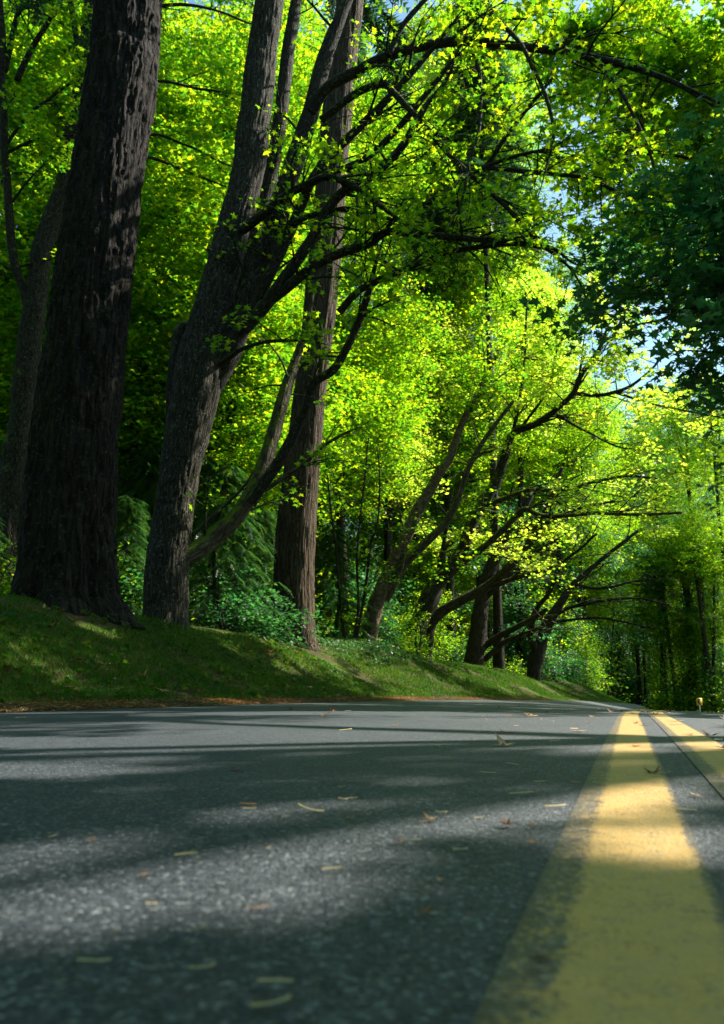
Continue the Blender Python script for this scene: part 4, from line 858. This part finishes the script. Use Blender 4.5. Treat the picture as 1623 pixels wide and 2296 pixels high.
# ------------------------------------------------------------------ understorey
random.seed(4)
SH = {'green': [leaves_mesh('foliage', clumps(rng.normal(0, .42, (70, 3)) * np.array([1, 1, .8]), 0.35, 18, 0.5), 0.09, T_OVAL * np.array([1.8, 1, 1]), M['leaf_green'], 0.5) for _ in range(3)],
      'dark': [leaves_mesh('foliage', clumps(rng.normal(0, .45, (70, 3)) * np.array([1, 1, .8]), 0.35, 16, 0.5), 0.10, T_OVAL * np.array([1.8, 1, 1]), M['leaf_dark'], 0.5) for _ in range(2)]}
def shrub(px, py, Y, q, kind, label, group=None, name='shrub'):
    p, k = W(px, py, Y); z0 = float(ground_z(p[0:1], p[1:2])[0]); zt = p[2]
    t = thing(name, label, 'shrub', (p[0], p[1], z0), group)
    n = max(1, int(round((zt - z0) / (1.1 * q))) + 1)
    tb = Tubes()
    for j in range(4):
        pts = catmull([(0, 0, -0.05), (random.uniform(-.2, .2), random.uniform(-.2, .2), (zt - z0) * 0.5 + 0.1), (random.uniform(-.5, .5), random.uniform(-.4, .4), (zt - z0) + 0.3)], 8) + np.array(t.location)
        tb.add(pts, np.linspace(0.02, 0.006, 8), 5)
    tb.build('stems', M['dark_bark'], t)['kind'] = 'stuff'
    for j in range(n):
        zz = (zt - z0) * (j + 0.5) / n if n > 1 else max(0.2, zt - z0)
        o = link('foliage', random.choice(SH[kind]), t, (random.uniform(-.3, .3), random.uniform(-.3, .3), zz)); o.scale = (q,) * 3; o.rotation_euler.z = random.uniform(0, 6.28); o['kind'] = 'stuff'
    return t
G_SH = 'shrubs of the dark undergrowth between the trunks'
for i in range(70):
    px = random.uniform(230, 1320); s0 = 1375 + (px - 0) * 0.13; Y = 15.5 + (px - 230) / 1090 * 24 + random.uniform(0, 6)
    if px > 1180: s0 = 1510
    kd = 'dark' if random.random() < 0.6 else 'green'
    lm = [(345, 'between the big fir and the maple'), (430, 'behind the foot of the maple'), (610, 'between the maple and the reddish trunk'), (710, 'behind the reddish trunk'), (810, 'between the reddish trunk and the cherry'), (900, 'behind the leaning cherry'), (1010, 'behind the crooked leaner'), (1150, 'round the thick black trunk'), (9999, 'at the far end of the grass bank')]
    shrub(px, s0 - random.uniform(10, 190), Y + 1.5, random.uniform(0.8, 1.5), kd, ('dark leafy shrub ' if kd == 'dark' else 'brighter green shrub ') + next(b for a, b in lm if px < a), G_SH)
for i in range(46):
    px = random.uniform(1290, 1700); Y = random.uniform(74, 92)
    shrub(px, 1590 - random.uniform(10, 110), Y, random.uniform(2.0, 3.4), 'green', 'sunlit green shrub seen between the far trunks beyond the crest', 'sunlit shrubs beyond the crest')
for i in range(26):
    px = random.uniform(1240, 1680); p, k = off_road(px, 1560, random.uniform(56, 66))
    shrub(px, 1590 - random.uniform(20, 240), p[1], random.uniform(1.4, 2.2), random.choice(['green', 'green', 'dark']), 'leafy bush among the far trunks beyond the crest', 'bushes among the far trunks')
for (px, py, Y, q, lb) in [(515, 1372, 15.5, .8, 'low leafy shrub right of the maple foot'), (585, 1385, 16.6, .8, 'low leafy shrub left of the reddish trunk foot'), (545, 1330, 17.5, 1.0, 'taller leafy shrub behind the gap right of the maple foot'), (300, 1310, 14.5, .8, 'leafy shrub left of the maple foot'), (935, 1372, 25, .55, 'small bright yellow green shrub right of the leaning cherry'), (880, 1460, 24.5, .5, 'low twiggy sapling at the foot of the leaning cherry'), (255, 1290, 14.5, .8, 'leafy shrub in the gap between the big fir and the maple'), (10, 1250, 13, .8, 'shrub behind the big fir at the left side of the photo'), (1150, 1505, 38, .8, 'low shrub in the dark beyond the grass crest')]:
    shrub(px, py, Y, q, 'dark' if 'foot' in lb and 'maple foot' in lb or 'reddish' in lb else 'green', lb)
# young cedars with drooping sprays
for (px, Y, H, lb) in [(500, 16.5, 4.6, 'young cedar with drooping sprays between maple and reddish trunk'), (575, 18.5, 4.2, 'low young cedar just left of the reddish trunk'), (318, 19.5, 6.5, 'tall feathery cedar between the big fir and the maple'), (445, 19.5, 6.0, 'cedar behind the curved mossy limb'), (-70, 13.0, 2.2, 'cedar sprays at the left side of the photo beside the fir foot'), (745, 22.5, 4.5, 'dark cedar right of the reddish trunk'), (270, 14.5, 3.0, 'small cedar at the right foot of the big fir')]:
    p, k = W(px, 1400, Y); bg_tree(p[0], p[1], H * 0.8, 'cedar', lb, trunkw=0.06, lo=0.05)
# thin saplings
for pp, lb in [([(775, 1452), (768, 1400), (759, 1301), (753, 1223), (747, 1177), (735, 1080), (728, 1000)], 'leftmost thin bare sapling between reddish trunk and cherry'), ([(792, 1440), (803, 1363), (800, 1270), (806, 1177), (818, 1080), (826, 980)], 'middle thin sapling between reddish trunk and cherry'), ([(798, 1440), (818, 1326), (831, 1223), (846, 1177), (852, 1080), (845, 1000)], 'rightmost thin sapling touching the cherry trunk')]:
    P, r = limb_pts(zone_depths(pp, 22, 21.5, 7, 3), 40, 0.1); t = thing('sapling', lb, 'sapling', (P[0, 0], P[0, 1], P[0, 2]))
    tb = Tubes(); tb.add(P, r, 8, knobby(0.02, 5)); tb.build('trunk', M['dark_bark'], t); tw = Tubes(); ends = []; twigs_from(P, r, 9, 1.2, tw, ends, sub=2)
    tw.build('twigs', M['dark_bark'], t)['kind'] = 'stuff'; crown_part(t, clumps(np.array(ends), 0.25, 4, 0.5), 0.09, T_OVAL * np.array([1.7, 1, 1]), M['leaf_green'])

# ivy at the foot of the reddish trunk
ip = []
for i in range(3200):
    px = random.gauss(790, 85); Y = random.gauss(20.5, 1.6); p, k = W(px, 1455, Y)
    ip.append((p[0], p[1]))
ip = np.array(ip); iz = ground_z(ip[:, 0], ip[:, 1]); s_, t_ = to_st(ip[:, 0], ip[:, 1]); m = (t_ - LEFT_E > 1.9)
ip = np.column_stack([ip, iz + rng.uniform(0.03, 0.22, len(iz))])[m]
tag(link('ivy_patch', leaves_mesh('ivy_patch', ip, 0.09, T_MAP6, M['leaf_ivy'], 0.5)), 'low glossy ivy spilling from the reddish trunk to the cherry foot', 'ivy', kind='stuff')

# grass on the bank
def scatter_bank(n, s0, s1, e0, e1, pw=1.0):
    s = s0 + (s1 - s0) * rng.uniform(0, 1, n) ** pw; e = rng.uniform(e0, e1, n); x, y = st_xy(s, e + LEFT_E); return x, y, s, e
x, y, s, e = scatter_bank(240000, 1.5, 48, 0.16, 3.6, 1.5)
dn = fbm(np.stack([x * 1.1, y * 1.1, 0 * x], -1), 3); keep = (dn + rng.uniform(-0.12, 0.12, len(x)) - 0.35 * np.clip((0.5 - e) / 0.3, 0, 1) > 0.42 + 0.1 * np.clip((e - 2.2), 0, 1)) 
x, y, e, s = x[keep], y[keep], e[keep], s[keep]; z = ground_z(x, y); n = len(x)
hgt = rng.uniform(0.014, 0.052, n) * (0.7 + 0.9 * fbm(np.stack([x * 0.7 + 9, y * 0.7, 0 * x], -1), 2)) * np.where(rng.uniform(0, 1, n) < 0.03, 2.0, 1); wd = 0.004 + 0.0045 * rng.uniform(0, 1, n) + 0.00025 * s
a = rng.uniform(0, 6.28, n); lx = rng.normal(0, 0.5, n) * hgt; ly = rng.normal(0, 0.5, n) * hgt
v = np.stack([np.stack([x - np.cos(a) * wd, y - np.sin(a) * wd, z - 0.005], -1), np.stack([x + np.cos(a) * wd, y + np.sin(a) * wd, z - 0.005], -1), np.stack([x + lx, y + ly, z + hgt], -1)], 1).reshape(-1, 3)
tag(link('grass', mesh_np('grass', v, np.arange(3 * n).reshape(-1, 3), M['grass'])), 'short mossy grass covering the roadside bank', 'grass', kind='stuff'); print('blades', n)
# needle and leaf litter along the road edge and strewn over the bank
x, y, s, e = scatter_bank(52000, 1.5, 26, -0.22, 0.6, 1.3); keep = rng.uniform(0, 1, len(x)) < np.clip(1.1 - np.abs(e - 0.12) * 3, 0.05, 1); x, y, e = x[keep], y[keep], e[keep]
z = np.where(e > 0.03, ground_z(x, y), road_z(*to_st(x, y))); P_ = np.stack([x, y, z + rng.uniform(0.004, 0.045, len(x)) * np.clip(1.2 - np.abs(e - 0.15) * 2, 0.15, 1)], -1)
tag(link('needle_litter', leaves_mesh('needle_litter', P_, rng.uniform(0.025, 0.09, len(P_)), T_OVAL * np.array([0.35, 1, 1]), M['edge_litter'], 0.25)), 'brown needles and leaf scraps heaped along the road edge', 'litter', kind='stuff')
x, y, s, e = scatter_bank(2600, 2, 40, 0.3, 3.3, 1.3); P_ = np.stack([x, y, ground_z(x, y) + rng.uniform(0.01, 0.04, len(x))], -1)
tag(link('bank_litter', leaves_mesh('bank_litter', P_, rng.uniform(0.02, 0.06, len(P_)), T_MAP6, M['litter'], 0.5)), 'small dead leaf scraps strewn through the bank grass', 'litter', kind='stuff')
# broad leaved weeds in the grass
x, y, s, e = scatter_bank(420, 2.5, 14, 0.3, 2.6, 1.0); P_ = np.stack([x, y, ground_z(x, y) + 0.05], -1)
tag(link('bank_weeds', leaves_mesh('bank_weeds', np.repeat(P_, 4, 0) + rng.normal(0, .03, (len(P_) * 4, 3)) * np.array([1, 1, .4]), rng.uniform(.06, .11, len(P_) * 4), T_OVAL * np.array([1.1, 1, 1]), M['grass'], 0.9)), 'broad leaved dandelion like weeds dotted over the bank', 'weeds', kind='stuff')

# ------------------------------------------------------------------ fallen leaves and needles on the road
def curled_leaf(name, mat, curl=0.35):
    out_ = []; k = len(T_MAPLE); c = random.uniform(0.6, 1.4) * curl
    pts = [(0, 0.1)] + [(p[0], p[1]) for p in T_MAPLE]
    ax = random.uniform(0, 3.14); ca, sa = math.cos(ax), math.sin(ax)
    pts = [(x_ * random.uniform(.7, 1), y_ * random.uniform(.7, 1)) if i_ % 2 else (x_ * 1.25, y_ * 1.2) for i_, (x_, y_) in enumerate(pts)]
    v = np.array([(x_, y_, c * 0.7 * (x_ * ca + y_ * sa) ** 2 + random.uniform(-.02, .05)) for x_, y_ in pts]); v[:, 2] -= v[:, 2].min()
    f = np.array([[0, i, i % k + 1] for i in range(1, k + 1)])
    f = np.array([[0, i, (i % k) + 1] for i in range(1, k + 1)]); return mesh_np(name, v, f, mat, False)
def needle_mesh(name, mat, bend):
    n = 7; u = np.linspace(-0.5, 0.5, n); w_ = 0.045 * np.ones(n); w_[0] = w_[-1] = 0.02; yb = bend * (u * u)
    top = np.stack([u, yb + w_, 0.02 + 0 * u], -1); bot = np.stack([u, yb - w_, 0.02 + 0 * u], -1); mid = np.stack([u, yb, 0.06 + 0.25 * abs(bend) * u * u], -1)
    v = np.concatenate([top, mid, bot]); i = np.arange(n - 1); f = np.concatenate([np.stack([i + n, i, i + 1, i + n + 1][::1], -1), np.stack([i + n, i + n + 1, i + 2 * n + 1, i + 2 * n], -1)])
    return mesh_np(name, v, f, mat, True)
LM = {k: [curled_leaf('fallen_leaf', M[k], q) for q in (0.25, 0.6, 1.0, 1.5)] for k in ('dry_tan', 'dry_brown', 'dry_orange')}
NM = [needle_mesh('fallen_needle', M['straw'], b) for b in (0.0, 0.25, -0.4, 0.8)] + [needle_mesh('fallen_needle', M['dry_orange'], 0.1)]
def ground_hit(px, py):
    cx = (px - 811.5) / FP; cy = (1148 - py) / FP; d = np.array([cx, CP - cy * SP, SP + cy * CP]); lo = None; prev = 0.05
    for k in np.concatenate([np.arange(0.2, 12, 0.01), np.arange(12, 60, 0.05)]):
        p = np.array([0, 0, CAMH]) + d * k; s_, t_ = (p[0] * math.sin(YAW) + p[1] * math.cos(YAW), -p[0] * math.cos(YAW) + p[1] * math.sin(YAW))
        if p[2] < float(road_z(s_, t_)): return p, k
    return None, None
def drop(me, x, y, size, label, cat, group=None, name='fallen_leaf', rot=None, flat=1.0):
    s_, t_ = to_st(np.array([x]), np.array([y])); on = RIGHT_E < t_[0] < LEFT_E
    z = float(road_z(s_, t_)[0]) + 0.0035 if on else float(ground_z(np.array([x]), np.array([y]))[0]) + 0.015
    o = link(name, me, None, (x, y, z)); o.scale = (size, size, size * flat); o.rotation_euler = (random.gauss(0, .08), random.gauss(0, .08), random.uniform(0, 6.28) if rot is None else rot); return tag(o, label, cat, group)
random.seed(12)
spec = [(968, 1845, 34, 'dry_tan', 'pale tan curled leaf, the largest lying on the asphalt left of the yellow line'), (1140, 1858, 44, 'dry_brown', 'dark reddish brown leaf beside the worn line edge'), (1195, 1861, 22, 'dry_brown', 'small curled brown leaf touching the worn yellow edge'), (1138, 1646, 38, 'dry_brown', 'crumpled brown leaf on the sunlit strip far up the left lane'), (1562, 1790, 28, 'dry_tan', 'tan leaf lying right of the left yellow stripe'), (1470, 1738, 44, 'dry_brown', 'brown leaf on the right edge of the left yellow stripe'),
        (1580, 1636, 14, 'dry_brown', 'dark curled leaf between the far yellow stripes'), (897, 1898, 26, 'dry_orange', 'orange brown flake left of the dark patch'), (1190, 1896, 26, 'dry_orange', 'orange flake beside the worn line, below the reddish leaf'), (785, 1840, 22, 'dry_orange', 'small rust flake near the middle of the lane'), (205, 1892, 22, 'dry_tan', 'small tan leaf on the left of the near asphalt'), (325, 1975, 20, 'dry_orange', 'little orange leaf scrap at left'), (985, 1988, 30, 'dry_tan', 'blurred tan leaf inside the dark patch'), (960, 2060, 46, 'dry_brown', 'dim brown leaf in the near dark patch'), (1215, 2170, 60, 'dry_brown', 'dark leaf lying on the worn line edge at the bottom'), (1300, 2010, 24, 'dry_brown', 'small brown leaf on the near yellow stripe')]
for px, py, wpx, mk, lb in spec:
    p, k = ground_hit(px, py)
    if p is not None: drop(random.choice(LM[mk]), p[0], p[1], wpx * k / FP, lb, 'leaf')
nspec = [(555, 1811, 52, 0), (560, 1821, 42, 0), (640, 1838, 24, .5), (695, 1823, 70, 0), (770, 1798, 26, .3), (765, 1770, 20, .2), (790, 1797, 30, .4), (118, 1886, 24, .5), (417, 1925, 56, 0), (603, 1911, 30, .6), (745, 1962, 54, .15), (338, 2043, 34, .7), (580, 2050, 54, .3), (440, 2108, 46, .5), (207, 2182, 90, .12), (455, 2190, 72, .35), (617, 2227, 90, 0), (610, 2274, 104, .15), (140, 2228, 32, 1.2), (932, 1893, 32, .3), (1036, 1915, 44, .2), (1052, 2075, 34, .6), (990, 1830, 34, .1), (1075, 1842, 36, 0), (1170, 1785, 60, 0), (1245, 1815, 70, 0), (1095, 1738, 40, 0), (1210, 1758, 28, .1), (1150, 1718, 30, 0), (950, 1850, 20, .3), (1390, 1825, 30, .1), (1540, 1823, 50, 0), (1495, 1738, 30, 0), (1290, 1760, 30, .2), (260, 2104, 22, 1)]
for px, py, wpx, rt_ in nspec:
    p, k = ground_hit(px, py)
    if p is not None: drop(random.choice(NM), p[0], p[1], wpx * k / FP * random.uniform(0.7, 0.95), 'short straw coloured needle lying on the near asphalt', 'needle', 'fallen needles on the near asphalt', 'fallen_needle', rt_ * random.choice((1, 1, 2.2)))
for i in range(170):   # further flakes and needles, denser round the centre line and over the crest
    s = random.uniform(1.2, 11) ; tt = random.gauss(-0.15, 0.7) if random.random() < 0.65 else random.uniform(-2.5, 3.6); x_, y_ = st_xy(s, tt)
    if random.random() < 0.5: drop(random.choice(NM), float(x_), float(y_), random.uniform(0.025, 0.06), 'thin needle strewn on the road towards the crest', 'needle', 'needles strewn towards the crest', 'fallen_needle')
    else: drop(random.choice(LM[random.choice(['dry_tan', 'dry_brown', 'dry_orange'])]), float(x_), float(y_), random.uniform(0.025, 0.07), 'small dry leaf scrap strewn on the road towards the crest', 'leaf', 'leaf scraps strewn towards the crest')
for i in range(80):
    s = random.uniform(2.5, 16); e = random.uniform(0.2, 2.8); x_, y_ = st_xy(s, e + LEFT_E)
    drop(random.choice(LM[random.choice(['dry_tan', 'dry_brown', 'dry_orange'])]), float(x_), float(y_), random.uniform(0.09, 0.17), 'dry brown maple leaf lying in the grass of the bank', 'leaf', 'fallen leaves in the bank grass')

# ------------------------------------------------------------------ chevron sign
def sign():
    Y = 52.0; p, k = W(1568, 1573.5, Y); z0 = float(ground_z(p[0:1], p[1:2])[0]); wd = 13 * k / FP; ht = 16 * k / FP
    t = thing('chevron_sign', 'small yellow road sign with a black chevron pointing left, low beyond the crest at right', 'road sign', (p[0], p[1], min(z0, p[2] - 1.2)))
    zc = p[2] - t.location.z
    def box(name, x0, x1, y0, y1, z0_, z1, mat):
        v = np.array([(x, y, z) for x in (x0, x1) for y in (y0, y1) for z in (z0_, z1)]); f = np.array([[0, 1, 3, 2], [4, 6, 7, 5], [0, 4, 5, 1], [2, 3, 7, 6], [0, 2, 6, 4], [1, 5, 7, 3]]); return link(name, mesh_np(name, v, f, mat), t)
    box('post', -.03, .03, .012, .07, -0.1, zc + ht * .4, M['post'])
    box('panel', -wd / 2, wd / 2, -.004, .004, zc - ht / 2, zc + ht / 2, M['sign_yellow'])
    a, b = wd * .28, ht * .42
    v2 = [(a, b), (-a * .2, b), (-wd * .42, 0), (-a * .2, -b), (a, -b), (-a * .1, 0)]
    v = np.array([(x, -.008, zc + z) for x, z in v2] + [(x, -.005, zc + z) for x, z in v2])
    f = [[0, 1, 2], [0, 2, 5], [5, 2, 3], [5, 3, 4]]
    link('chevron', mesh_np('chevron', v, np.array(f + [[a_ + 6 for a_ in q[::-1]] for q in f]), M['sign_black']), t)
sign()
scene.render.resolution_x = 724; scene.render.resolution_y = 1024
scene.cycles.max_bounces = 8; scene.cycles.transmission_bounces = 4; scene.cycles.diffuse_bounces = 4; scene.cycles.glossy_bounces = 2
